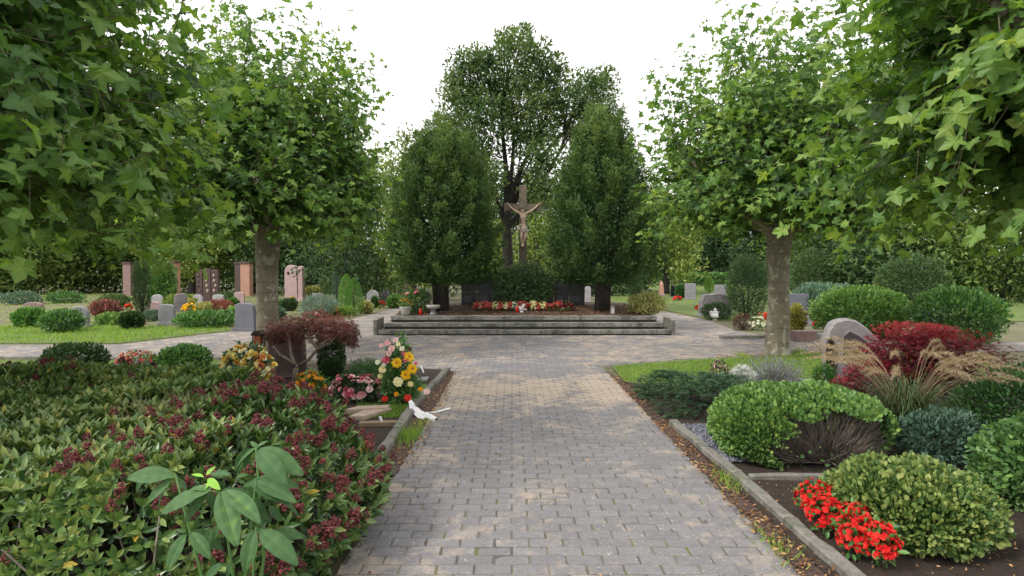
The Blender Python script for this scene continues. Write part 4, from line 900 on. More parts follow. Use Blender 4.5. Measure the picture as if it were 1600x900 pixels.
# slabs, plank, labels
mb = MB(); mb.add([tuple(P(540, 640, .10)), tuple(P(566, 631, .10)), tuple(P(612, 633, .10)), tuple(P(606, 641, .10))] , [(0, 3, 2, 1)])
def flat_slab(name, label, quad, z, th, mat):
    mb = MB(); t = [tuple(P(x, y, z)) for x, y in quad]; b = [(x, y, z - th) for x, y, _ in t]; mb.add(t + b, [(0, 1, 2, 3), (7, 6, 5, 4), (0, 4, 5, 1), (1, 5, 6, 2), (2, 6, 7, 3), (3, 7, 4, 0)])
    o = obj(name, mb, M[mat]); m = o.modifiers.new('bevel', 'BEVEL'); m.width = .006; m.segments = 2; return tag(o, label, 'stone slab')
flat_slab('stone_slab', 'front pale sandstone slab lying before the pink wreath', [(545, 650), (566, 641), (612, 637), (568, 650)][::1], .085, .05, 'sandstone')
flat_slab('stone_slab', 'rear pale sandstone slab lying nearest the pink wreath', [(536, 640), (560, 634), (610, 632), (604, 636.5)], .10, .06, 'sandstone')
flat_slab('grave_plaque', 'flat grey plaque on the soil bed at the far corner of the path', [(650, 594), (657, 589), (671, 588), (667, 594)], .06, .02, 'grey_granite')
flat_slab('wooden_plank', 'weathered plank edging the soil in front of the grass patch', [(560, 661), (562, 657.5), (620, 656), (620, 659.5)], .08, .045, 'wood')
for px, py, qx, qy, lb in ((600, 667, 594, 651, 'white plastic plant label stuck in the soil before the plank'), (663, 583, 658, 572, 'white plastic plant label stuck in the soil at the far corner of the path')):
    a, b = P(px, py, .03), PD(qx, qy, P(px, py, .03).y + .03); mb = MB(); w = .016
    v = [(a.x - w * .5, a.y, a.z - .02), (a.x + w * .5, a.y, a.z - .02), (b.x + w, b.y, b.z), (b.x, b.y, b.z + .006), (b.x - w, b.y, b.z)]; v2 = [(x, y + .004, z) for x, y, z in v]
    mb.add(v + v2, [(0, 1, 2, 3, 4), (9, 8, 7, 6, 5), (0, 5, 6, 1), (1, 6, 7, 2), (2, 7, 8, 3), (3, 8, 9, 4), (4, 9, 5, 0)]); tag(obj('plant_label', mb, M['white_plastic']), lb, 'plant label')

# ================================================================== RIGHT FOREGROUND
hb = Vector((2.42, 5.08, .05))
def hb_cut(p):                                         # the lower front right of the dome has died back
    a = (p[:, 1] < .25) & (p[:, 0] > -.36 + .35 * np.clip(p[:, 2] - .12, 0, 1) + .06 * np.sin(p[:, 2] * 22 + 1)) & (p[:, 0] < .60) & (p[:, 2] < .415 - .10 * np.clip(p[:, 0] - .3, 0, 1) + .035 * np.sin(p[:, 0] * 13))
    return ~a | (rng.random(len(p)) < .012)
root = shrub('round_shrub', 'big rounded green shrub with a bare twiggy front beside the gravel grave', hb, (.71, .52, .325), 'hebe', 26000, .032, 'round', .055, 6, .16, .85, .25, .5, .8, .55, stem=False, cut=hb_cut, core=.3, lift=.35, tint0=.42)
sb = MB()
for q in range(440):
    tx = rng.uniform(-.36, .62); tz = rng.uniform(.04, .45); ty = -.50 * math.sqrt(max(.02, 1 - (tx / .71) ** 2 * .9 - (max(0, tz - .2) / .36) ** 2)) * rng.uniform(.50, .86); e = np.array([tx, ty, tz])
    b = np.array([.16 + rng.normal() * .07, -.14 + rng.normal() * .05, .0]); c = b * .6 + e * .4 + np.array([0, 0, -.3 * tz * rng.random()]) + rng.normal(size=3) * .012
    tube(sb, [b, c, e + np.array([0, .01, 0]), e + np.array([tx - .16, -.1, .5]) * rng.uniform(.03, .12)], [.006, .0045, .003, .0016], 4, rng.random(), cap=False)
    for k in range(2):
        s_ = rng.uniform(.3, .9); c2 = b + (e - b) * s_; dd = nrm((e - b) + np.array([0, 0, .12]) + rng.normal(size=3) * .12) * rng.uniform(.08, .2); tube(sb, [c2, c2 + dd * .5, c2 + dd], [.0028, .002, .0012], 3, cap=False)
obj('stem', sb, M['stem'], root)
shrub('variegated_shrub', 'rounded yellow variegated shrub in the lower right corner', (2.36, 3.55, .05), (.42, .42, .235), 'variegated', 13000, .030, 'round', .09, 6, .25, .95, .17, .4, .8, .6, tint0=.30, lift=.5, tintv=.35)
def beg_cut(p): return np.ones(len(p), bool)
for i, (x, y, r, lb) in enumerate(((1.91, 3.76, .115, 'red begonia farthest from the camera beside the kerb'), (1.87, 3.55, .105, 'red begonia in the middle of the patch by the kerb'), (1.95, 3.37, .10, 'red begonia between the kerb and the variegated shrub'), (1.95, 3.16, .09, 'red begonia at the front right beneath the variegated shrub'), (1.86, 3.24, .075, 'smallest red begonia at the front against the kerb'))):
    flowers('begonia', lb, (x, y, .05), (r, r * 1.1, .11), 'red_petal', 'green_shrub', 120, 210 if i < 3 else 130, .021, 5, 'round', 2, .045, .12, group='red begonias beside the right kerb', k=i, zmin=.07, tints=(.2, 1))
# juniper mat
jl = Vector((2.28, 7.15, .03)); root = thing('spreading_juniper', 'low dark green spreading juniper between the lawn and the gravel grave', 'shrub', jl); mb = MB()
hx, hy = .76, .95
for q in range(620):
    a = rng.uniform(0, 6.283); rr = math.sqrt(rng.random()); x, y = math.copysign(abs(math.cos(a)) ** .6, math.cos(a)) * hx * rr, math.copysign(abs(math.sin(a)) ** .6, math.sin(a)) * hy * rr
    hz = .27 * (1 - rr ** 4) ** .5 + .05 + .04 * sn(np.array([x, y, 0.]), 6, 1)
    if rr > .8: hz *= rng.uniform(.2, 1)
    k = 34; s = np.linspace(0, 1, k); d = nrm(np.array([x * .9, y * .7, .12]) + rng.normal(size=3) * np.array([.35, .35, .12])); L = rng.uniform(.14, .30)
    b = np.array([x, y, hz]) - d * L * .6; p = b + d * (L * s)[:, None] + np.array([0, 0, -.05]) * (s ** 2)[:, None]
    side = nrm(np.cross(d, np.array([0, 0, 1.]))) * np.where(np.arange(k) % 2, 1, -1)[:, None]
    leaves(mb, 'narrow', p, d + side * .8 + rdir(k) * .3, np.array([0, 0, 1.]) + rdir(k) * .4, .05 * (1.1 - .6 * s), np.clip(.25 + .4 * s + .12 * rng.normal(), 0, 1))
p, nn, o = blob(2600, (0, 0, .03), (hx * .95, hy * .93, .24), .1, 4, .5, .8, .01); foliage(mb, 'narrow', p, nn, o, .06, .2, .6, .8, tint0=.12, tintv=.12)
obj('foliage', mb, M['juniper'], root)
sb = MB()
for q in range(26):
    a = q * .2417 * 6.283; d = np.array([math.cos(a) * hx, math.sin(a) * hy, 0]) * .8; tube(sb, [(0, 0, .0), d * .4 + np.array([0, 0, .09]), d + np.array([0, 0, .16])], [.014, .009, .003], 5)
obj('stem', sb, M['dark_bark'], root)
# lavender
root = thing('lavender', 'grey lavender cushion in front of the right plane trunk', 'shrub', (3.60, 8.25, .04)); mb = MB()
for q in range(520):
    d = rdir(1)[0]; d[2] = abs(d[2]) * .9 + .10; d = nrm(d); L = rng.uniform(.32, .52); k = 10; s = np.linspace(.25, 1, k); b = rng.normal(size=3) * np.array([.05, .05, 0]); p = b + d * np.array([1, 1, .92]) * (L * s)[:, None] + np.array([0, 0, -.03])
    leaves(mb, 'narrow', p, d + rdir(k) * .55, rdir(k), .055 * rng.uniform(.6, 1.1, k), np.clip(.2 + .6 * s + .2 * rng.normal(size=k), 0, 1))
obj('foliage', mb, M['lavender'], root)
shrub('silver_plant', 'small bright silver leaved plant left of the lavender', (3.00, 7.85, .05), (.14, .13, .16), 'silver', 520, .07, 'cut', .2, 4, .7, 1, .14, .5, .8, .6, cat='plant')
flowers('heather_bowl', 'small clump of pink and brown heather on the edge of the lawn', (2.80, 8.1, .05), (.125, .12, .17), 'pink_petal', 'purple_shrub', 420, 90, .018, 5, 'diamond', 1, .04, .19, zmin=.18, tints=(.45, 1))
shrub('silver_plant', 'pale grey green plant at the foot of the pink heather', (2.74, 7.92, .05), (.13, .10, .10), 'silver', 260, .05, 'oval', .2, 4, .7, 1, .08, .4, .8, .7, cat='plant', tint0=.15)
mb = MB(); rock(mb, (0, 0, .05), (.16, .10, .075), 3, .22, 2); tag(obj('field_stone', mb, M['red_sandstone'], None, (3.25, 7.45, .04)), 'small reddish stone lying behind the round shrub', 'stone')
shrub('dwarf_conifer', 'little dark green conifer between lavender and red maple', (4.15, 8.0, .04), (.14, .13, .17), 'thuja', 1300, .04, 'narrow', .15, 5, .4, 1, .15, .5, .7, .6, tint0=.3)
# right gravestone with dark inlay
g = thing('gravestone', 'pale rough gravestone with sloping top and dark polished inlay behind the red maple', 'gravestone', (4.72, 8.35, .03), R(-10)); mb = MB()
out = [(-.34, 0), (.55, 0), (.56, .30), (.46, .48), (.30, .66), (.12, .84), (-.02, .93), (-.20, .92), (-.32, .84), (-.37, .6)]
slab(mb, soft(out, 1), .22, .03); obj('slab', mb, M['hewn_stone'], g)
mb = MB(); slab(mb, [(-.15, .36), (.36, .36), (.34, .44), (.22, .56), (.04, .70), (-.08, .76), (-.14, .70)], .02, .004, (0, -.116, 0)); obj('inlay', mb, M['dark_inlay'], g)
mb = MB(); slab(mb, [(-.05, 0), (.05, 0), (.05, .5), (0, .58), (-.05, .5)], .05, .01, (-.325, -.14, .10)); obj('ornament', mb, M['bronze'], g)
# red maple
rl = Vector((4.86, 7.35, .04)); root = thing('red_maple', 'crimson cut leaved Japanese maple in front of the pale gravestone', 'tree', rl); mb = MB(); tb = MB()
for cx, cy, cz, r, rz in ((0, 0, .55, .45, .26), (-.45, -.05, .34, .34, .22), (.45, .05, .55, .4, .28), (.1, -.2, .66, .35, .18), (-.74, -.05, .17, .22, .14), (.85, 0, .45, .36, .3), (-.2, .25, .52, .32, .2), (-.55, -.12, .28, .3, .2), (.2, -.25, .4, .5, .3)):
    tube(tb, [(0, 0, 0), (cx * .4, cy * .4, cz * .55), (cx, cy, cz)], [.03, .016, .006], 6)
    p, nn, o = blob(900 * r / .4, (cx, cy, cz), (r, r, rz), .3, 4, .6, 1, .02)
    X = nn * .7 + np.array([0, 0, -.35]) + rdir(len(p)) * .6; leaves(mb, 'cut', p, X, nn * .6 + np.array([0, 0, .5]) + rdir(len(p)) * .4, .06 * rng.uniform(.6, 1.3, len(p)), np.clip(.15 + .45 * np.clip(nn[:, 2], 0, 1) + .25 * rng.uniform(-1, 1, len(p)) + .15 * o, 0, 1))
for q in range(160):
    a = rng.uniform(0, 6.28); x, y = .12 + math.cos(a) * rng.uniform(.1, .6), math.sin(a) * rng.uniform(0, .3); z0 = .6 + .14 * math.cos(x * 2); k = 7; s = np.linspace(0, 1, k); d = nrm(np.array([x * .5, y * .5, 1]) + rng.normal(size=3) * .3); p = np.array([x, y, z0]) + d * (.2 * s)[:, None]
    leaves(mb, 'cut', p, rdir(k) + d * .3, np.array([0, 0, 1.]) + rdir(k) * .5, .05, np.clip(.6 + .4 * s, 0, 1))
obj('crown', mb, M['maple_red'], root); obj('trunk', tb, M['dark_bark'], root)
# fountain grass
fl = Vector((3.80, 5.75, .04)); root = thing('fountain_grass', 'fountain grass with arching buff plumes at the right edge', 'ornamental grass', fl); mb = MB(); pb = MB()
def arcpts(d, L, rise, k, droop=1.0):
    s = np.linspace(0, 1, k); h = rise * (s * 1.5 - droop * s ** 2.2); return np.stack([d[0] * L * s ** 1.15, d[1] * L * s ** 1.15, h], 1)
for q in range(420):
    a = rng.uniform(0, 6.28); d = np.array([math.cos(a), math.sin(a)]); L = rng.uniform(.15, .75); p = arcpts(d, L, rng.uniform(.45, .95), 8) + np.append(rng.normal(size=2) * .06, 0); w = np.linspace(.007, .001, 8); s = nrm(np.cross(np.append(d, 0), [0, 0, 1.]))
    v = np.stack([p - s * w[:, None], p + s * w[:, None]], 1).reshape(-1, 3); mb.add(v, [np.array([(2 * i, 2 * i + 1, 2 * i + 3, 2 * i + 2) for i in range(7)])], rng.random())
obj('blades', mb, M['fountain_blade'], root)
for q in range(46):
    a = rng.uniform(2.2, 5.4) if q < 32 else rng.uniform(0, 6.28); d = np.array([math.cos(a), math.sin(a)]); L = rng.uniform(.5, 1.0); p = arcpts(d, L, rng.uniform(.95, 1.30), 30, .85)
    tube(pb, p[::3], .0022, 3, .3, cap=False)
    e = p[17:]; t = nrm(np.gradient(e, axis=0)); rep = 14; pos = np.repeat(e, rep, 0) + rng.normal(size=(len(e) * rep, 3)) * .004; tt = np.repeat(t, rep, 0); fall = np.repeat(np.sin(np.linspace(.35, 2.9, len(e))), rep)
    leaves(pb, 'needle', pos, tt * .9 + rdir(len(pos)) * .75, rdir(len(pos)), (.048 * fall + .008), rng.random(len(pos)))
obj('plumes', pb, M['plume'], root)
shrub('blue_green_shrub', 'low blue green shrub in the shade right of the round shrub', (3.55, 4.95, .05), (.38, .32, .20), 'blue_shrub', 2200, .045, 'oval', .15, 4, .4, 1, .18, tint0=.25)
shrub('green_mound_shrub', 'dark leafy shrub at the right margin below the fountain grass', (4.6, 5.4, .05), (.6, .5, .35), 'green_shrub', 4000, .05, 'oval', .15, 4, .4, 1, .3, tint0=.15)
shrub('round_shrub', 'rounded green shrub at the right margin beyond the variegated shrub', (3.75, 3.9, .05), (.62, .5, .33), 'hebe', 9000, .038, 'round', .15, 4, .25, .9, .28, tint0=.3)

# ================================================================== MEMORIAL PLATFORM
CX = .305
pf = thing('memorial_steps', 'three mossy stone steps around the raised memorial bed', 'steps', (CX, 15.0, 0))
for lv in range(3):
    w = 3.66 - lv * .10; y0 = lv * .32; z0 = lv * .15; nst = 7; mb_all = MB()
    for side in range(nst):
        x0 = -w + 2 * w * side / nst; x1 = -w + 2 * w * (side + 1) / nst; g_ = .004
        box(mb_all, ((x0 + x1) / 2, y0 + .17 + random.uniform(-.006, .006), z0 + .004 + .052), (x1 - x0 - g_, .34, .091 + random.uniform(-.004, .004)), .014, R(random.uniform(-.15, .15)))
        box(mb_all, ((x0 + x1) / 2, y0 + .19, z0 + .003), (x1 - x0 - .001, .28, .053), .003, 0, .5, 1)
    for sx in (-1, 1):                                 # side returns
        for k in range(4):
            ya = y0 + .345 + k * 1.05; box(mb_all, (sx * (w - .17), ya + .52, z0 + .004), (.34, 1.04, .143), .014)
    obj('step', mb_all, [M['step'], M['step_shade']], pf)
for sx in (-1, 1):
    mb = MB(); box(mb, (sx * 3.72, .22, .003), (.085, .46, .40), .012); obj('end_stone', mb, M['kerb'], pf)
    mb = MB(); box(mb, (sx * 3.72, .66, .003), (.085, .40, .42), .012); obj('end_stone', mb, M['kerb'], pf)
mb = MB(); gx = np.linspace(-3.42, 3.42, 60); gy = np.linspace(15.96, 19.6, 34); X, Y = np.meshgrid(gx + CX, gy); Z = .445 + .16 * np.clip((Y - 16) / 1.6, 0, 1) + .02 * sn(np.stack([X, Y, 0 * X], -1), 4, 1)
v = np.stack([X, Y, Z], -1).reshape(-1, 3); q = [(j * 60 + i, j * 60 + i + 1, j * 60 + 61 + i, j * 60 + 60 + i) for j in range(33) for i in range(59)]; mb.add(v, q, .5, 0, True); struct('bed_mulch', mb, M['mulch'])
def bedz(x, y): return .445 + .16 * min(1, max(0, (y - 16) / 1.6))
mb = MB(); q = poly_pts([(CX - 3.4, 15.97), (CX + 3.4, 15.97), (CX + 3.4, 18), (CX - 3.4, 18)], 7000); n = len(q); z = .452 + .16 * np.clip((q[:, 1] - 16) / 1.6, 0, 1)
leaves(mb, 'diamond', np.concatenate([q, z[:, None]], 1), rdir(n) * np.array([1, 1, .4]), np.array([0, 0, 1.]) + rdir(n) * .6, rng.uniform(.03, .07, n), rng.random(n) * .8)
tag(obj('bark_mulch', mb, M['dry']), 'brown bark mulch covering the raised memorial bed', 'mulch', kind='stuff')
# dark memorial wall
wl_ = thing('memorial_wall', 'curved dark polished granite memorial wall behind the flower row', 'memorial', (CX, 17.9, .55)); mb = MB()
xs = np.linspace(-1.80, 1.84, 9)
def wy(x): return -.10 * (x * x) * .45
pan = MB(); ins = []
for i in range(8):
    a, b = xs[i], xs[i + 1]; ya, yb = wy(a), wy(b); ang = math.atan2(yb - ya, b - a); L = math.hypot(b - a, yb - ya)
    for tier in range(2):
        m = MB(); slab(m, rect(L - .012, .43), .12, .006, ((a + b) / 2, (ya + yb) / 2, .03 + tier * .44), ang); obj('panel', m, M['black_granite'], wl_)
        if i in (0, 1, 6, 7):
            m = MB(); ww = .2 + .05 * ((i + tier) % 2); n_ = (-math.sin(-ang), -math.cos(ang)); 
            slab(m, rect(ww, .18), .008, .002, ((a + b) / 2 - .04 + math.sin(ang) * .063, (ya + yb) / 2 - math.cos(ang) * .063, .03 + tier * .44 + .14), ang); obj('inscription', m, M['inscription'], wl_)
m = MB(); box(m, (.02, .06, -.1), (3.62, .1, .13), .01); obj('base', m, M['black_granite'], wl_)
shrub('dark_memorial_shrub', 'dark green rounded shrub before the middle of the memorial wall', (.33, 17.35, .58), (.84, .36, .60), 'juniper', 7000, .075, 'oval', .14, 4, .4, .9, .58, .4, .7, .6, tint0=.72)
# begonia row
proto = None
cols = 'RCRRYRYRWRRRYRYRRRPDD'
names = {'R': ('mixed_petal', (0, .45), 'red and pink'), 'Y': ('cream_petal', (.2, 1), 'pale yellow'), 'C': ('mixed_petal', (.35, .75), 'salmon'), 'W': ('white_petal', (.3, 1), 'white'), 'P': ('pink_petal', (.1, .6), 'deep pink'), 'D': ('maple_red', (.2, .7), 'dark red')}
protos = {}
ordn = ['first', 'second', 'third', 'fourth', 'fifth', 'sixth', 'seventh', 'eighth', 'ninth', 'tenth', 'eleventh', 'twelfth', 'thirteenth', 'fourteenth', 'fifteenth', 'sixteenth', 'seventeenth', 'eighteenth', 'nineteenth', 'twentieth', 'last']
for i, ch in enumerate(cols):
    x = PD(745 + 7.35 * i, 480, 16.75).x; y = 16.75 + random.uniform(-.05, .05); l = (x, y, bedz(x, y)); lb = '%s begonia, %s from the left in the memorial flower row' % (names[ch][2], ordn[i])
    if ch not in protos:
        protos[ch] = flowers('bedding_begonia', lb, l, (.095, .095, .125), names[ch][0], 'green_shrub', 60, 60, .040, 5, 'round', 2, .06, .12, group='begonias in the memorial flower row', tints=names[ch][1], k=i, zmin=.07)
    else: copy_thing(protos[ch], lb, l, random.uniform(0, 6), random.uniform(.85, 1.15))
# crucifix
cr = thing('crucifix', 'tall weathered stone crucifix with pale carved figure behind the memorial wall', 'crucifix', (PD(817, 400, 18.2).x, 18.2, .55)); zc = .55
def cz(py): return PD(817, py, 18.2).z - zc
m = MB(); slab(m, [(-.13, 0), (.13, 0), (.105, cz(332)), (.11, cz(290)), (-.11, cz(290)), (-.105, cz(332))], .17, .012); obj('post', m, M['cross_stone'], cr)
zm = cz(324); m = MB()
for s in (-1, 1): slab(m, [(s * .112, zm - .10), (s * .40, zm - .10), (s * .56, zm - .125), (s * .57, zm + .125), (s * .40, zm + .10), (s * .112, zm + .10)][::s], .165, .01)
obj('crossbar', m, M['cross_stone'], cr)
m = MB(); box(m, (0, 0, -.1), (.6, .45, .30), .02); obj('plinth', m, M['cross_stone'], cr)
# carved figure: one skinned surface
def skin(name, verts, edges, radii, mat, parent, sub=2):
    me = bpy.data.meshes.new(name); me.from_pydata(verts, edges, []); o = bpy.data.objects.new(name, me); C.objects.link(o); o.parent = parent
    sk_ = o.modifiers.new('skin', 'SKIN'); sk_.use_smooth_shade = True
    lay = me.skin_vertices[0].data if me.skin_vertices else None
    if lay is None:
        import bmesh
        bm = bmesh.new(); bm.from_mesh(me); bm.verts.layers.skin.verify(); bm.to_mesh(me); bm.free(); lay = me.skin_vertices[0].data
    for i, r in enumerate(radii): lay[i].radius = r if isinstance(r, tuple) else (r, r); lay[i].use_root = (i == 0)
    s = o.modifiers.new('sub', 'SUBSURF'); s.levels = s.render_levels = sub; me.materials.append(mat); return o
def fx(px): return (px - 817) * 18.05 / F
yf = -.15
J = {'pelvis': (fx(818.5), yf - .01, cz(358)), 'waist': (fx(818), yf, cz(350)), 'chest': (fx(817.5), yf - .02, cz(338.5)), 'neck': (fx(817), yf - .02, cz(333.5)), 'head0': (fx(816), yf - .05, cz(331)), 'head1': (fx(814.8), yf - .085, cz(327)),
     'sl': (fx(811.8), yf - .01, cz(333.6)), 'el': (fx(803.5), yf + .02, cz(329.2)), 'wl': (fx(797), yf + .045, cz(323.6)), 'hl': (fx(794), yf + .05, cz(320.5)), 'sr': (fx(823), yf - .01, cz(333.6)), 'er': (fx(831.5), yf + .02, cz(329.4)), 'wr': (fx(837.5), yf + .045, cz(324)), 'hr': (fx(841), yf + .05, cz(320.5)),
     'pl': (fx(815.5), yf - .015, cz(360)), 'kl': (fx(814.5), yf - .10, cz(370)), 'al': (fx(815.6), yf - .02, cz(382)), 'fl': (fx(815.8), yf - .07, cz(386)), 'pr': (fx(821.5), yf - .015, cz(360)), 'kr': (fx(820.2), yf - .09, cz(370.5)), 'ar': (fx(817.6), yf - .03, cz(382)), 'fr': (fx(817), yf - .09, cz(386))}
rad = {'pelvis': (.085, .06), 'waist': (.066, .05), 'chest': (.09, .062), 'neck': .034, 'head0': .05, 'head1': .056, 'sl': .040, 'el': .031, 'wl': .023, 'hl': .025, 'sr': .040, 'er': .031, 'wr': .023, 'hr': .025, 'pl': .058, 'kl': .046, 'al': .028, 'fl': .026, 'pr': .058, 'kr': .046, 'ar': .028, 'fr': .026}
E = [('pelvis', 'waist'), ('waist', 'chest'), ('chest', 'neck'), ('neck', 'head0'), ('head0', 'head1'), ('chest', 'sl'), ('sl', 'el'), ('el', 'wl'), ('wl', 'hl'), ('chest', 'sr'), ('sr', 'er'), ('er', 'wr'), ('wr', 'hr'), ('pelvis', 'pl'), ('pl', 'kl'), ('kl', 'al'), ('al', 'fl'), ('pelvis', 'pr'), ('pr', 'kr'), ('kr', 'ar'), ('ar', 'fr')]
ks = list(J); fig = skin('figure', [J[k] for k in ks], [(ks.index(a), ks.index(b)) for a, b in E], [rad[k] for k in ks], M['statue'], cr)
m = MB(); rock(m, (J['head1'][0] + .004, J['head1'][1] + .03, J['head1'][2] + .012), (.060, .055, .072), 2, .12, 2); obj('hair', m, M['cross_stone'], fig)
for hx_, sg in (('hl', -1), ('hr', 1)):
    m = MB()
    for k in range(5):
        b = np.array(J[hx_]); a = 1.0 + .28 * (k - 2); d = np.array([sg * math.cos(a), -.15, math.sin(a)]) * (.062 if 0 < k < 4 else .048); tube(m, [b, b + d * .6, b + d + np.array([0, -.02, 0])], [.010, .009, .006], 5)
    obj('hand', m, M['statue'], fig)
m = MB(); lathe(m, [(.05, .05), (.098, .045), (.105, 0), (.108, -.06), (.10, -.12), (.06, -.13)], 14, (J['pelvis'][0], J['pelvis'][1] - .005, J['pelvis'][2])); rock(m, (fx(810.5), yf - .05, cz(358)), (.055, .045, .085), 5, .3, 2); rock(m, (fx(812.5), yf - .06, cz(353)), (.05, .04, .05), 6, .3, 2); obj('loincloth', m, M['cloth_stone'], fig)
# ornaments on the platform
def candle(label, px, py, D, h=.12, r=.033):
    p = PD(px, py, D); c = thing('grave_candle', label, 'candle', (p.x, D, bedz(p.x, D) + .008), 0); m = MB(); lathe(m, [(r * .8, 0), (r, .01), (r, h * .75), (r * .85, h * .86)], 14); obj('cup', m, M['candle'], c)
    m = MB(); lathe(m, [(r * .95, h * .86), (r * .95, h * .9), (r * .5, h), (.003, h * 1.06)], 14); obj('cap', m, M['candle'], c)
candle('red grave candle beside the white dove figure', 808, 488, 16.4, .17, .04)
candle('red grave candle on the top step near the flowering planter', 657, 494, 16.02, .17, .036)
dv = thing('dove_figure', 'white dove figure standing at the flower row', 'figurine', (PD(815, 486, 16.45).x, 16.45, .49)); m = MB()
rock(m, (0, 0, .09), (.075, .05, .055), 1, .1, 2); rock(m, (-.055, 0, .145), (.032, .03, .034), 1, .05, 2); rock(m, (-.03, 0, .12), (.035, .03, .05), 1, .05, 2); tube(m, [(-.08, 0, .145), (-.11, 0, .14)], [.01, .002], 6); obj('body', m, M['white_stone'], dv)
for s in (-1, 1):
    m = MB(); slab(m, [(-.03, .10), (.05, .10), (.10, .22), (.06, .25), (.0, .20)], .014, .004, (0, s * .04, 0), 0, s * .25); obj('wing', m, M['white_stone'], dv)
m = MB(); slab(m, [(.05, .075), (.14, .06), (.15, .10), (.06, .11)], .06, .006); obj('tail', m, M['white_stone'], dv)
m = MB(); lathe(m, [(.06, 0), (.06, .03), (.03, .05)], 12); obj('base', m, M['white_stone'], dv)
bb = thing('stone_bowl', 'pale shallow stone bowl on dark pedestal at the left of the memorial bed', 'bird bath', (PD(677, 490, 16.1).x, 16.1, bedz(0, 16.1))); m = MB(); lathe(m, [(.10, 0), (.09, .04), (.06, .08), (.07, .15)], 14); obj('pedestal', m, M['grey_granite'], bb)
m = MB(); lathe(m, [(.07, .15), (.17, .19), (.19, .25), (.18, .265), (.15, .25), (.02, .22)], 20); obj('basin', m, M['concrete'], bb)
lt = thing('grave_lantern', 'small pale metal grave lantern right of the memorial bed', 'lantern', (PD(957, 490, 16.25).x, 16.25, bedz(0, 16.25))); m = MB(); box(m, (0, 0, 0), (.11, .11, .03), .005); box(m, (0, 0, .17), (.12, .12, .02), .005); slab(m, [(-.05, .19), (.05, .19), (.0, .25)], .1, .004)
for sx in (-1, 1):
    for sy in (-1, 1): box(m, (sx * .045, sy * .045, .03), (.012, .012, .14), .002)
obj('frame', m, M['light_granite'], lt); m = MB(); box(m, (0, 0, .031), (.08, .08, .138), .003); obj('glass', m, M['white_plastic'], lt)
pb_ = thing('planted_pot', 'stone pot of orange flowers at the left corner of the memorial', 'planter', (PD(633, 492, 15.95).x, 16.02, .45)); m = MB(); lathe(m, [(.09, 0), (.12, .03), (.13, .14), (.16, .20), (.17, .23), (.14, .22)], 18); obj('pot', m, M['concrete'], pb_)
flowers('', '', None, (.2, .17, .12), 'orange_petal', 'green_shrub', 200, 46, .035, 7, zc=.30, parent=pb_, zmin=.28, tints=(0, 1))
flowers('leafy_perennial', 'bushy perennial with dull pink flower heads behind the stone pot', (PD(650, 490, 16.45).x, 16.5, .47), (.42, .30, .34), 'pink_petal', 'hebe', 1700, 40, .05, 6, leaf=.07, cat='plant', zmin=.45, tints=(.1, .7), k=4)
shrub('pale_shrub', 'pale yellow green shrub on the right corner of the memorial', (PD(1010, 490, 16.3).x, 16.35, .45), (.50, .36, .30), 'pale_shrub', 3200, .055, 'oval', .2, 4, .5, 1, .26, .4, .7, .6)

# ================================================================== GRAVES IN THE BACKGROUND
def grave(px0, px1, ytop, ybase, kind, mat, label, rz=0.0, th=.16, lean=0.0, cat='gravestone', name='gravestone', plinth=False):
    b = P((px0 + px1) / 2, ybase); D = b.y; w = (px1 - px0) * D / F; h = PD(px0, ytop, D).z
    if kind == 'arch': out = arch(w, h, w * .5)
    elif kind == 'low': out = arch(w, h, w * .18)
    elif kind == 'slant': out = [(-w / 2, 0), (w / 2, 0), (w / 2 * .97, h * .86), (w * .3, h * .98), (-w * .25, h), (-w / 2 * .96, h * .93)]
    elif kind == 'point': out = [(-w / 2, 0), (w / 2, 0), (w * .36, h * .75), (0, h), (-w * .36, h * .75)]
    elif kind == 'rough': out = [(-w / 2, 0), (w / 2, 0), (w / 2 * 1.0, h * .5), (w * .44, h * .82), (w * .28, h * .97), (w * .02, h), (-w * .22, h * .93), (-w * .40, h * .95), (-w * .49, h * .7)]
    else: out = rect(w, h)
    if kind in ('slant', 'rough'): out = soft(out)
    root = thing(name, label, cat, (b.x, b.y, 0), rz); m = MB(); slab(m, out, th, .02, (0, 0, 0), 0, lean); obj('slab', m, M[mat], root)
    m = MB(); box(m, (0, 0, .012), (w * 1.14, th + .14, .07), .012); obj('plinth', m, M['grey_granite' if mat != 'slate' else 'slate'], root)
    return root
grave(250, 273, 475, 508, 'slant', 'grey_granite', 'tilted grey gravestone on the left lawn beside the ground cover', R(14), .18)
grave(368, 401, 473, 517, 'slant', 'slate', 'large blue grey gravestone at the path edge left of the plane trunk', R(-8), .16)
grave(237, 255, 460, 480, 'arch', 'light_granite', 'pale rounded gravestone right of the dark column cypress', R(10))
grave(230, 250, 471, 488, 'rough', 'pink_granite', 'low reddish stone in front of the pale rounded gravestone', R(10), .2)
grave(274, 292, 458, 486, 'rough', 'mottled', 'brown grey rough gravestone behind the yellow flowers on the left', R(18), .25)
grave(302, 317, 460, 475, 'arch', 'light_granite', 'small whitish rounded gravestone left of the dark panels', 0)
grave(333, 350, 460, 476, 'low', 'light_granite', 'pale grey gravestone right of the dark panels', 0)
grave(367, 382, 456, 478, 'low', 'pink_granite', 'mauve grey gravestone just above the large blue grey one', R(6))
grave(488, 506, 458, 474, 'flat', 'grey_granite', 'flat grey gravestone behind the blue juniper left of the thujas', R(-5))
grave(573, 592, 453, 478, 'arch', 'light_granite', 'dark faced gravestone with pale arched rim right of the thujas', R(6))
grave(594, 609, 453, 475, 'rough', 'mottled', 'rounded mauve grey gravestone at the left path behind the memorial', R(-10))
grave(622, 640, 452, 468, 'low', 'grey_granite', 'grey gravestone behind the flowering planter', 0)
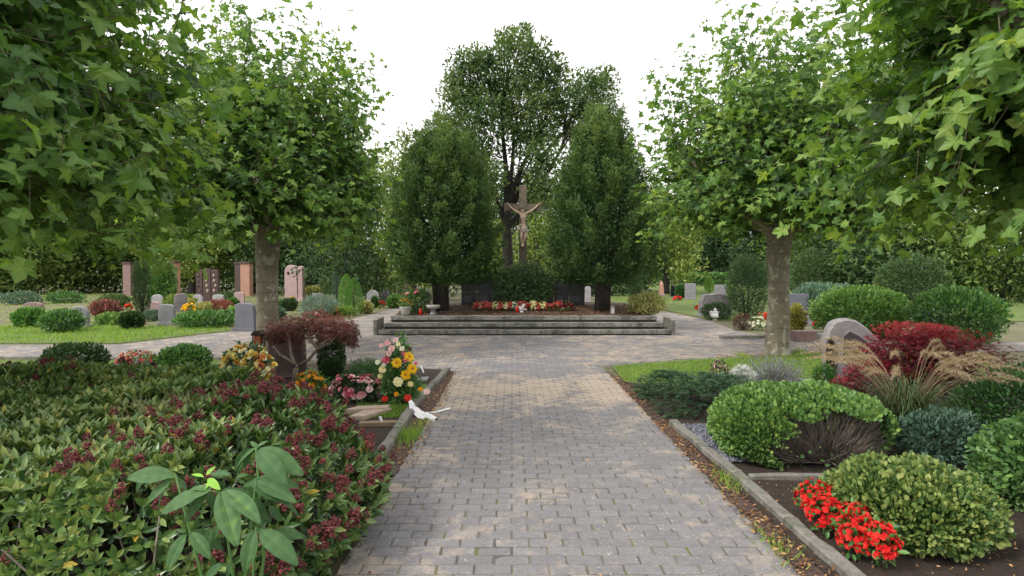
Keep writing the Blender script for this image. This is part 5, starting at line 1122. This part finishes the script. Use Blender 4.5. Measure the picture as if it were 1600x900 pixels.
grave(664, 686, 450, 468, 'low', 'light_granite', 'pale gravestone seen under the rounded clipped tree', 0)
grave(735 - 42, 735 - 33, 450, 468, 'flat', 'light_granite', 'narrow pale stone glimpsed beside the left clipped trunk', 0)
grave(914, 923, 447, 478, 'arch', 'light_granite', 'white narrow stone glimpsed between memorial wall and right clipped trunk', 0)
grave(1048, 1058, 446, 465, 'flat', 'black_granite', 'narrow dark gravestone on the far right lawn', 0)
grave(1070, 1087, 443, 468, 'flat', 'grey_granite', 'tall grey gravestone in the middle of the far right lawn', R(-16), .3)
grave(1093, 1140, 458, 494, 'rough', 'mottled', 'broad rough mottled gravestone behind the white angel', R(4), .35)
grave(1116, 1135, 445, 470, 'flat', 'grey_granite', 'square grey gravestone rising behind the broad mottled one', 0)
grave(1009, 1021, 452, 474, 'arch', 'black_granite', 'small black rounded gravestone behind the pale shrub', 0)
grave(1233, 1262, 459, 500, 'flat', 'slate', 'blue grey gravestone just right of the right plane trunk', R(-6), .16)
grave(1255, 1268, 485, 508, 'low', 'grey_granite', 'small grey stone in front of the blue shrub right of the plane trunk', R(-6), .14)
grave(110, 138, 478, 512, 'arch', 'grey_granite', 'rounded grey gravestone at the left margin of the lawn', R(10))
grave(40, 66, 472, 500, 'low', 'red_sandstone', 'red sandstone gravestone at the outer left of the lawn', R(10))
grave(1440, 1480, 470, 520, 'low', 'grey_granite', 'grey gravestone at the right margin among the shrubs', R(-12))
# small obelisk
b = P(1033, 463); m = MB(); w = .34; h = PD(1033, 438, b.y).z
m.add([(-w / 2, -w / 2, 0), (w / 2, -w / 2, 0), (w / 2, w / 2, 0), (-w / 2, w / 2, 0), (-w * .32, -w * .32, h * .8), (w * .32, -w * .32, h * .8), (w * .32, w * .32, h * .8), (-w * .32, w * .32, h * .8), (0, 0, h)], [(0, 1, 5, 4), (1, 2, 6, 5), (2, 3, 7, 6), (3, 0, 4, 7), (4, 5, 8), (5, 6, 8), (6, 7, 8), (7, 4, 8)])
root = thing('obelisk', 'pale pink pointed stone on the far right lawn', 'gravestone', (b.x, b.y, 0)); obj('shaft', m, M['salmon'], root); m = MB(); box(m, (0, 0, .005), (.55, .55, .10), .02); obj('plinth', m, M['grey_granite'], root)
# tall pink stele
b = P(461, 471); h = PD(461, 414, b.y).z; w = 30 * b.y / F; root = thing('stele', 'tall pink granite stele with rounded top right of the left plane trunk', 'gravestone', (b.x, b.y, 0), R(-8)); m = MB()
slab(m, [(x - w * .14, z) for x, z in arch(w * .70, h, w * .34)], .36, .03); obj('slab', m, M['pink_granite'], root); m = MB(); slab(m, [(x + w * .36, z) for x, z in arch(w * .26, h * .97, w * .13)], .30, .03); obj('side_pillar', m, M['pink_granite'], root)
m = MB(); rock(m, (-w * .27, -.2, h * .78), (.08, .03, .09), 2, .1, 1); obj('ornament', m, M['bronze'], root); m = MB(); box(m, (0, 0, .01), (w * 1.15, .6, .14), .02); obj('plinth', m, M['pink_granite'], root)
# dark triple panel
b = P(325, 473); D = b.y; h = PD(325, 420, D).z; root = thing('triptych_gravestone', 'dark brown gravestone of three upright panels on the left', 'gravestone', (b.x, b.y, 0)); k = D / F
for i, (x0, x1, hh) in enumerate(((308, 318, .98), (319, 331, 1.0), (332, 342, .97))):
    m = MB(); slab(m, [(a + ((x0 + x1) / 2 - 325) * k, z) for a, z in rect((x1 - x0) * k, h * hh)], .22, .02); obj('panel', m, M['rust'], root)
    m = MB()
    for j in range(4): rock(m, (((x0 + x1) / 2 - 325) * k + random.uniform(-.06, .06), -.115, h * (.35 + .15 * j)), (.07, .025, .10), j + i, .3, 1)
    obj('relief', m, M['brown_stone' if i == 0 else 'sandstone'], root)
m = MB(); box(m, (0, 0, .01), (1.4, .5, .10), .02); obj('plinth', m, M['rust'], root)
for px0, px1, yb, lb, mt in ((262, 278, 466, 'salmon brick pillar overgrown by the leafy climber', 'salmon'), (379, 393, 463, 'salmon brick pillar just left of the plane trunk', 'salmon'), (196, 208, 462, 'dark red brick pillar at the left beside the cypress', 'red_sandstone'), (369, 378, 462, 'slim dark pillar left of the salmon pillar near the plane trunk', 'brown_stone')):
    b = P((px0 + px1) / 2, yb); w = (px1 - px0) * b.y / F; root = thing('brick_pillar', lb, 'pillar', (b.x, b.y, 0)); m = MB(); box(m, (0, 0, 0), (w, w, 2.15), .02); obj('shaft', m, M[mt], root); m = MB(); box(m, (0, 0, 2.152), (w * 1.2, w * 1.2, .12), .02); obj('cap', m, M['brown_stone'], root)

# ================================================================== PLANTS IN THE BACKGROUND
def bgshrub(name, label, px0, px1, ytop, ybase, mat, n=1600, leaf=.07, kind='diamond', e=1.0, noise=.12, cat='shrub', up=.35, zf=.5, depth=.35, tint0=.38, D=None, ry=None, **kw):
    b = P((px0 + px1) / 2, ybase); w = (px1 - px0) * b.y / F / 2; h = PD(px0, ytop, b.y).z
    return shrub(name, label, (b.x, b.y + min(w, 1.0) * .4, 0), (w, ry or min(w, 1.2), h * (1 - zf) if zf < .5 else h * .5), mat, n, leaf, kind, noise, 4, depth, e, h * zf, up, .7, .6, cat, k=int(px0) % 7, tint0=tint0, **kw)
bgshrub('column_cypress', 'dark green column cypress at the left by the brick pillar', 207, 231, 408, 492, 'dark_tree', 3200, .09, 'narrow', .8, .06, 'tree', 1.0, tint0=.3)
def cone(name, label, px0, px1, ytop, ybase, mat, n=2600, leaf=.07, lean=0.0, tint0=.4, egg=1.0):
    b = P((px0 + px1) / 2, ybase); w = (px1 - px0) * b.y / F / 2; h = PD(px0, ytop, b.y).z; root = thing(name, label, 'tree', (b.x, b.y, 0)); m = MB()
    t = rng.random(n) ** 1.0; az = rng.uniform(0, 6.283, n); dep = rng.random(n) ** 2; r = w * np.interp(t, [0, .1, .3, .6, .85, 1], [.55, .9, 1, .72 + .15 * egg, .34 + .26 * egg, .05]) * (1 - .4 * dep) * (1 + .08 * sn(np.stack([np.cos(az), np.sin(az), t * 3], 1), 5, 1))
    p = np.stack([np.cos(az) * r + lean * t * h, np.sin(az) * r, .04 + (h - .04) * t], 1); nn = nrm(np.stack([np.cos(az), np.sin(az), np.full(n, .35)], 1))
    foliage(m, 'narrow', p, nn, 1 - dep, leaf, 1.1, .5, .4, .3, .8, .3, tint0, .25); obj('foliage', m, M[mat], root); m = MB(); tube(m, [(0, 0, 0), (lean * h * .5, 0, h * .5), (lean * h * .9, 0, h * .9)], [.05, .035, .01], 7); obj('trunk', m, M['dark_bark'], root)
    return root
cone('thuja', 'tall dark green thuja, leftmost of the small conifers by the path', 500, 520, 412, 470, 'dark_tree', tint0=.7, egg=.2)
cone('thuja', 'slim blue green thuja leaning between the dark and bright ones', 520, 535, 426, 482, 'blue_shrub', 2000, .07, -.05, .2)
cone('thuja', 'bright yellow green thuja behind the rounder front one', 528, 552, 430, 486, 'thuja', 2600, .07, .02, .65)
cone('thuja', 'bright green egg shaped thuja nearest the left path', 538, 568, 436, 492, 'thuja', 3600, .065, 0, .42)
cone('thuja', 'small bright yellow thuja on the far right lawn', 1101, 1115, 434, 457, 'thuja', 1200, .14, 0, .95)
cone('thuja', 'bright thuja beside the square grey gravestone', 1132, 1145, 437, 462, 'thuja', 1200, .14, 0, .85)
cone('thuja', 'olive green cone shrub in front of the dark bushes on the right', 1362, 1388, 427, 482, 'yellow_shrub', 2400, .07, 0, .05)
bgshrub('ground_cover_shrub', 'broad green ground cover right of the tilted grey gravestone', 270, 358, 489, 512, 'green_shrub', 2600, .09, 'oval', 1, .2, 'shrub', tint0=.35)
bgshrub('blue_juniper', 'low blue green juniper left of the tilted grey gravestone', 223, 250, 486, 502, 'blue_shrub', 1200, .08, 'narrow', 1, .2)
bgshrub('dark_mound_shrub', 'dark green mound at the left photo edge on the lawn', 186, 217, 489, 515, 'box', 2400, .07, 'round', 1, .1, tint0=.6)
bgshrub('reddish_shrub', 'low dull red shrub between the dark panels and the ground cover', 320, 358, 470, 489, 'maple_dull', 1300, .09, 'diamond', 1, .25, tint0=.6)
bgshrub('climber', 'leafy green climber covering the left salmon pillar', 233, 266, 412, 474, 'green_shrub', 3000, .16, 'oval', .85, .15, 'climber', tint0=.55)
bgshrub('blue_juniper', 'silvery blue juniper right of the left plane trunk', 466, 522, 463, 496, 'blue_juniper', 2600, .10, 'narrow', 1, .25, tint0=.5)
bgshrub('dark_mound_shrub', 'dark round shrub at the foot of the tall pink stele', 438, 462, 468, 486, 'box', 1000, .09, 'oval', 1, .2, tint0=.6)
bgshrub('green_mound_shrub', 'low clipped green mound before the slim blue thuja', 494, 526, 478, 490, 'green_shrub', 1200, .08, 'oval', 1, .12, tint0=.5)
bgshrub('yellow_shrub', 'pale yellow shrub right of the tall pink stele', 474, 500, 448, 470, 'pale_shrub', 900, .13, 'oval', 1, .25)
bgshrub('green_mound_shrub', 'round dark shrub on the grave with the arched pale rim', 580, 590, 463, 482, 'thuja', 900, .07, 'oval', 1, .1, tint0=.2)
bgshrub('green_mound_shrub', 'round dark green shrub between the two far right gravestones', 1057, 1071, 447, 466, 'green_shrub', 1000, .15, 'oval', .9, .1, tint0=.15)
bgshrub('yew_mound', 'low dark yew mound behind the white angel', 1100, 1146, 474, 500, 'box', 2600, .08, 'narrow', 1, .12, tint0=.5)
bgshrub('dark_conifer', 'broad dark conifer left of the right plane trunk', 1142, 1200, 398, 498, 'dark_tree', 7000, .10, 'narrow', .85, .14, 'tree', .3, tint0=.35, ry=.7)
bgshrub('brown_heather', 'brown heather clump left of the white flowers', 1148, 1178, 492, 516, 'maple_dull', 1500, .05, 'narrow', 1, .2, tint0=.15)
bgshrub('yellow_shrub', 'yellow green shrub right of the right plane trunk', 1232, 1258, 480, 522, 'yellow_shrub', 1700, .07, 'oval', 1, .2, tint0=.35)
bgshrub('blue_shrub', 'blue green shrub behind the big light green shrub', 1250, 1345, 443, 500, 'blue_shrub', 4200, .09, 'oval', .9, .12, tint0=.5)
bgshrub('light_green_shrub', 'big light green arching shrub behind the pale gravestone', 1290, 1425, 453, 527, 'green_shrub', 6500, .10, 'oval', .95, .12, tint0=.62, ry=1.0)
bgshrub('dark_bush', 'dark green bush right of the right plane trunk', 1240, 1310, 388, 470, 'dark_tree', 5000, .11, 'oval', .95, .15, tint0=.6)
bgshrub('purple_bush', 'purplish bush behind the blue green shrub', 1302, 1375, 386, 462, 'purple_shrub', 5000, .12, 'oval', .95, .18, tint0=.5)
bgshrub('dark_bush', 'dark bush at the right edge behind the light green shrub', 1385, 1480, 400, 490, 'dark_tree', 5000, .11, 'oval', .95, .15, tint0=.5)
bgshrub('light_green_shrub', 'green shrub at the right margin near the crossing', 1450, 1570, 450, 540, 'green_shrub', 5000, .09, 'oval', .95, .15, tint0=.35, ry=1.0)
bgshrub('dark_conifer', 'dark low conifer under the right clipped tree', 985, 1003, 438, 470, 'dark_tree', 1500, .12, 'narrow', .9, .12, 'tree', tint0=.4)
bgshrub('green_mound_shrub', 'rounded green shrub at the left margin of the lawn', 60, 118, 486, 520, 'green_shrub', 2000, .08, 'oval', 1, .15, tint0=.3)
bgshrub('dark_mound_shrub', 'dark green mound left of the flower bowl', 60, 150, 540, 590, 'box', 3600, .05, 'oval', 1, .12, tint0=.6)
# ground-level juniper beside the broad right gravestone
def hedge(label, x0, x1, y, h, d, mat, n, leaf, tint0=.45):
    root = thing('hedge', label, 'hedge', ((x0 + x1) / 2, y, 0)); m = MB(); w = (x1 - x0) / 2
    p = np.stack([rng.uniform(-w, w, n), rng.uniform(-d, d, n), rng.uniform(0, h, n)], 1); f = rng.integers(0, 3, n)
    p[f == 0, 2] = h; p[f == 1, 1] = -d; p += .06 * rng.normal(size=p.shape); nn = np.zeros((n, 3)); nn[:, 2] = f == 0; nn[:, 1] = -1.0 * (f == 1); nn[f == 2, 2] = .6
    foliage(m, 'diamond', p, nrm(nn + 1e-3), np.full(n, .7), leaf, .3, .6, .7, tint0=tint0); obj('foliage', m, M[mat], root)
    for i in range(int(w / 2)): m = MB(); tube(m, [(-w + 4 * i + 2, 0, 0), (-w + 4 * i + 2, 0, h * .8)], [.05, .02], 5); obj('stem', m, M['dark_bark'], root)
hedge('clipped bright green hedge across the far right lawn', 16.0, 36.0, 68, 1.25, .6, 'green_shrub', 6500, .32, .4)
hedge('dark hedge behind the graves on the left', -34, -9.5, 50, 2.2, .7, 'dark_tree', 9000, .30, .4)
hedge('long dark hedge behind the bright clipped hedge', 8, 60, 84, 2.3, .8, 'dark_tree', 9000, .45, .3)
hedge('dark hedge closing the view behind the memorial', -9, 9, 40, 1.5, .6, 'dark_tree', 5000, .26, .3)
for i, (a_, b_, c_, d_, m_, t_, lb) in enumerate(((150, 196, 462, 480, 'dark_tree', .6, 'dark shrub at the left margin left of the cypress'), (70, 120, 458, 474, 'green_shrub', .3, 'green shrub behind the graves at the left margin'), (0, 50, 458, 476, 'blue_shrub', .5, 'blue green shrub behind the graves at the outer left'),
        (276, 300, 468, 482, 'yellow_shrub', .5, 'straw yellow shrub at the foot of the brown grey rough stone'), (312, 334, 474, 486, 'hebe', .6, 'low fresh green plant below the whitish rounded stone'), (354, 392, 480, 494, 'green_shrub', .7, 'low light green plant above the large blue grey gravestone'),
        (150, 200, 492, 508, 'hebe', .5, 'low green cushion at the left margin of the lawn'), (404, 440, 480, 500, 'blue_shrub', .4, 'blue green plant behind the left plane trunk base'), (530, 552, 482, 494, 'hebe', .7, 'fresh green plant at the foot of the blue thuja'), (300, 330, 476, 490, 'pale_shrub', .4, 'low straw green shrub between the rough stone and the dark panels'), (352, 370, 468, 484, 'green_shrub', .3, 'small green shrub left of the mauve grey gravestone'), (404, 436, 466, 486, 'green_shrub', .45, 'green shrub right behind the left plane trunk'),
        (500, 530, 480, 494, 'yellow_shrub', .4, 'low yellowish shrub at the left path by the thujas'), (140, 180, 472, 494, 'maple_dull', .5, 'low reddish shrub at the left margin behind the lawn'), (20, 60, 484, 512, 'thuja', .4, 'green shrub at the outer left of the lawn'), (560, 580, 474, 490, 'pale_shrub', .5, 'pale ground shrub at the foot of the egg shaped thuja'),
        (255, 300, 462, 480, 'mid_tree', .6, 'green shrub row behind the brown grey rough gravestone'), (335, 372, 458, 474, 'dark_tree', .6, 'dark shrub behind the pale grey gravestone right of the panels'), (605, 628, 462, 482, 'hebe', .4, 'green shrub beside the path left of the flowering planter'))): bgshrub('low_shrub', lb, a_, b_, c_, d_, m_, 1500, .10, 'oval', 1, .22, tint0=t_)
# flowers in the distance
def fl(name, label, px0, px1, ytop, ybase, fm, n=60, fr=.05, lm='green_shrub', tints=(0, 1), z=0.0):
    b = P((px0 + px1) / 2, ybase, z); w = (px1 - px0) * b.y / F / 2; h = max(.1, PD(px0, ytop, b.y).z - z)
    return flowers(name, label, (b.x, b.y, z), (w, min(w, .4), h * .5), fm, lm, 160, n, fr, 6, 'round', 2, .07, h * .5, tints=tints, k=int(px0) % 7, zmin=h * .4)
fl('red_flowers', 'pinkish red flowers beside the dark mound on the left lawn', 213, 226, 497, 507, 'pink_petal', 40, .06, tints=(0, .3))
fl('red_flowers', 'red flowers at the left photo edge by the cypress', 196, 206, 475, 486, 'red_petal', 30, .07)
fl('yellow_flowers', 'yellow flowers behind the ground cover on the left', 286, 304, 475, 491, 'yellow_petal', 50, .07)
fl('yellow_flowers', 'yellow flowers at the foot of the tall pink stele', 452, 462, 464, 477, 'yellow_petal', 26, .08)
fl('pink_flowers', 'bright pink flower bed behind the weeping maple', 478, 512, 485, 496, 'pink_petal', 130, .06, tints=(0, .35))
fl('red_flowers', 'small red flowers beside the grave right of the thujas', 588, 602, 471, 481, 'red_petal', 40, .06)
fl('white_flowers', 'white chrysanthemum clump left of the right plane trunk', 1168, 1196, 495, 516, 'white_petal', 90, .05)
fl('red_flowers', 'red flowers just behind the white chrysanthemums', 1182, 1206, 490, 511, 'red_petal', 60, .05)
fl('white_flowers', 'white flowers at the top left of the pale gravestone', 1279, 1292, 496, 514, 'white_petal', 40, .05)
fl('red_flowers', 'red flowers right of the low sandstone block', 1270, 1281, 496, 514, 'red_petal', 30, .05)
fl('red_flowers', 'orange red flowers on the far right lawn', 1053, 1064, 463, 470, 'red_petal', 26, .1)
fl('red_flowers', 'tiny red flowers left of the broad mottled gravestone', 1086, 1095, 478, 485, 'red_petal', 16, .07)
# angel figurine
b = P(1117, 501); an = thing('angel_figure', 'white angel figurine before the dark yew mound', 'figurine', (b.x, b.y, .0)); m = MB(); h = PD(1117, 483, b.y).z
lathe(m, [(.11, .10), (.12, .14), (.085, .24), (.07, h * .62), (.10, h * .74), (.05, h * .82), (.03, h * .84)], 14); rock(m, (0, -.01, h * .92), (.055, .055, .065), 1, .05, 2); obj('body', m, M['white_stone'], an)
for s in (-1, 1):
    m = MB(); slab(m, [(s * .02, h * .45), (s * .12, h * .38), (s * .16, h * .75), (s * .10, h * .85), (s * .02, h * .7)][::s], .03, .006, (0, .07, 0)); obj('wing', m, M['white_stone'], an)
m = MB(); lathe(m, [(.10, 0), (.06, .03), (.05, .10), (.09, .11)], 12); obj('pedestal', m, M['concrete'], an)
# low sandstone block by the path
b = P(1262, 536); m = MB(); box(m, (0, 0, .012), (.50, .30, .25), .02); o = obj('sandstone_block', m, M['red_sandstone'], None, (b.x, b.y + .2, 0)); tag(o, 'low pinkish sandstone block at the path right of the plane trunk', 'stone block')
m = MB(); box(m, (0, 0, .012), (.9, .22, .16), .015); o = obj('sandstone_block', m, M['concrete'], None, (b.x + .85, b.y + .4, 0)); tag(o, 'low grey stone edging block behind the pale gravestone', 'stone block')
b = P(1032, 520)
# wooden screen behind right trunk
b = P(1239, 452); root = thing('wooden_screen', 'brown slatted wooden screen behind the right plane trunk', 'fence', (b.x, b.y, 0)); D = b.y
for i in range(7):
    m = MB(); box(m, (0, 0, .35 + i * .27), (1.8, .03, .2), .008); obj('slat', m, M['stem'], root)
for s in (-1, 1): m = MB(); box(m, (s * .85, .06, 0), (.1, .08, 2.3), .01); obj('post', m, M['stem'], root)
# distant house
hx, hy = (1140 - 800) / F * 100, 100; hs = thing('house', 'pale house with dull red roof half hidden behind the trees at the right', 'house', (hx, hy, 0)); m = MB(); w, d, h = 4.5, 4, 2.9
m.add([(-w, -d, 0), (w, -d, 0), (w, d, 0), (-w, d, 0), (-w, -d, h), (w, -d, h), (w, d, h), (-w, d, h), (0, -d, h + 2.6), (0, d, h + 2.6)], [(0, 1, 5, 8, 4), (2, 3, 7, 9, 6), (1, 2, 6, 5), (3, 0, 4, 7)]); obj('wall', m, M['plaster'], hs)
m = MB(); o_ = .4
for s in (-1, 1): m.add([(s * (w + o_), -d - o_, h - .2), (0, -d - o_, h + 2.66), (0, d + o_, h + 2.66), (s * (w + o_), d + o_, h - .2), (s * (w + o_), -d - o_, h - .02), (0, -d - o_, h + 2.84), (0, d + o_, h + 2.84), (s * (w + o_), d + o_, h - .02)], [(0, 1, 2, 3), (4, 5, 6, 7), (0, 1, 5, 4), (3, 2, 6, 7), (0, 4, 7, 3)])
rf = obj('roof', m, M['roof'], hs); m = MB(); box(m, (1.6, 1.5, h + 1.2), (.7, .7, 1.9), .03); obj('chimney', m, M['roof'], rf)
for x, z in ((-2.6, .9), (0, .9), (2.6, .9), (-.9, 3.2), (.9, 3.2)):
    m = MB(); slab(m, rect(1.1, 1.2), .1, .01, (x, -d - .02, z)); f = obj('window', m, M['white_plastic'], hs); m = MB(); slab(m, rect(.92, 1.02), .04, .004, (x, -d - .075, z + .09)); obj('pane', m, M['glass'], f)
gx, gy = (1182 - 800) / F * 92, 92; gr = thing('garden_shed', 'small red roofed shed far behind the conifer at the right', 'shed', (gx, gy, 0)); m = MB(); box(m, (0, 0, 0), (3.0, 2.4, 2.4), .03); obj('wall', m, M['white_plastic'], gr)
m = MB(); slab(m, [(-1.7, 2.41), (1.7, 2.41), (1.2, 3.2), (-1.2, 3.2)], 2.8, .03); obj('roof', m, M['red_paint'], gr); m = MB(); box(m, (.5, -1.24, .02), (.9, .05, 1.9), .01); obj('door', m, M['wood'], gr)

# ================================================================== LIGHT, SKY, CAMERA
w = bpy.data.worlds.new('World'); scene.world = w; w.use_nodes = True; nt = w.node_tree; nt.nodes.clear()
sky = nt.nodes.new('ShaderNodeTexSky'); sky.sky_type = 'NISHITA'; sky.sun_disc = False; sky.sun_elevation = R(42); sky.sun_rotation = R(-60); sky.air_density = 1.0; sky.dust_density = 6.0; sky.ozone_density = 1.0
hsv = nt.nodes.new('ShaderNodeHueSaturation'); hsv.inputs['Saturation'].default_value = .12; nt.links.new(sky.outputs[0], hsv.inputs['Color'])
mx = nt.nodes.new('ShaderNodeMix'); mx.data_type = 'RGBA'; mx.inputs[0].default_value = .72; nt.links.new(hsv.outputs[0], mx.inputs[6]); mx.inputs[7].default_value = (15.0, 14.9, 14.7, 1)
bgn = nt.nodes.new('ShaderNodeBackground'); bgn.inputs['Strength'].default_value = .13; nt.links.new(mx.outputs[2], bgn.inputs[0]); wo = nt.nodes.new('ShaderNodeOutputWorld'); nt.links.new(bgn.outputs[0], wo.inputs[0])
sd = bpy.data.lights.new('sun', 'SUN'); sd.energy = 2.6; sd.angle = R(11); sd.color = (1.0, .95, .86); so = bpy.data.objects.new('sun', sd); C.objects.link(so)
az, el = R(-60), R(42); dirv = Vector((math.sin(az) * math.cos(el), -.6 * math.cos(az) * math.cos(el), math.sin(el))); dirv = Vector((-.62, -.35, .75)).normalized()
so.rotation_euler = dirv.to_track_quat('Z', 'Y').to_euler(); so.location = (-10, -8, 20)
sky.sun_elevation = math.asin(dirv.z); sky.sun_rotation = math.atan2(dirv.x, dirv.y)
cd = bpy.data.cameras.new('camera'); cam = bpy.data.objects.new('camera', cd); C.objects.link(cam); cd.sensor_width = 36; cd.lens = F / 1600 * 36; cd.clip_start = .05; cd.clip_end = 2000
cam.location = (0, 0, CAMZ); cam.rotation_euler = (math.pi / 2 - PITCH, 0, 0); scene.camera = cam
scene.view_settings.view_transform = 'Standard'; scene.view_settings.look = 'None'; scene.view_settings.exposure = 0
scene.render.engine = 'CYCLES'; scene.cycles.use_denoising = True; scene.cycles.max_bounces = 6; scene.cycles.transmission_bounces = 4; scene.cycles.diffuse_bounces = 4
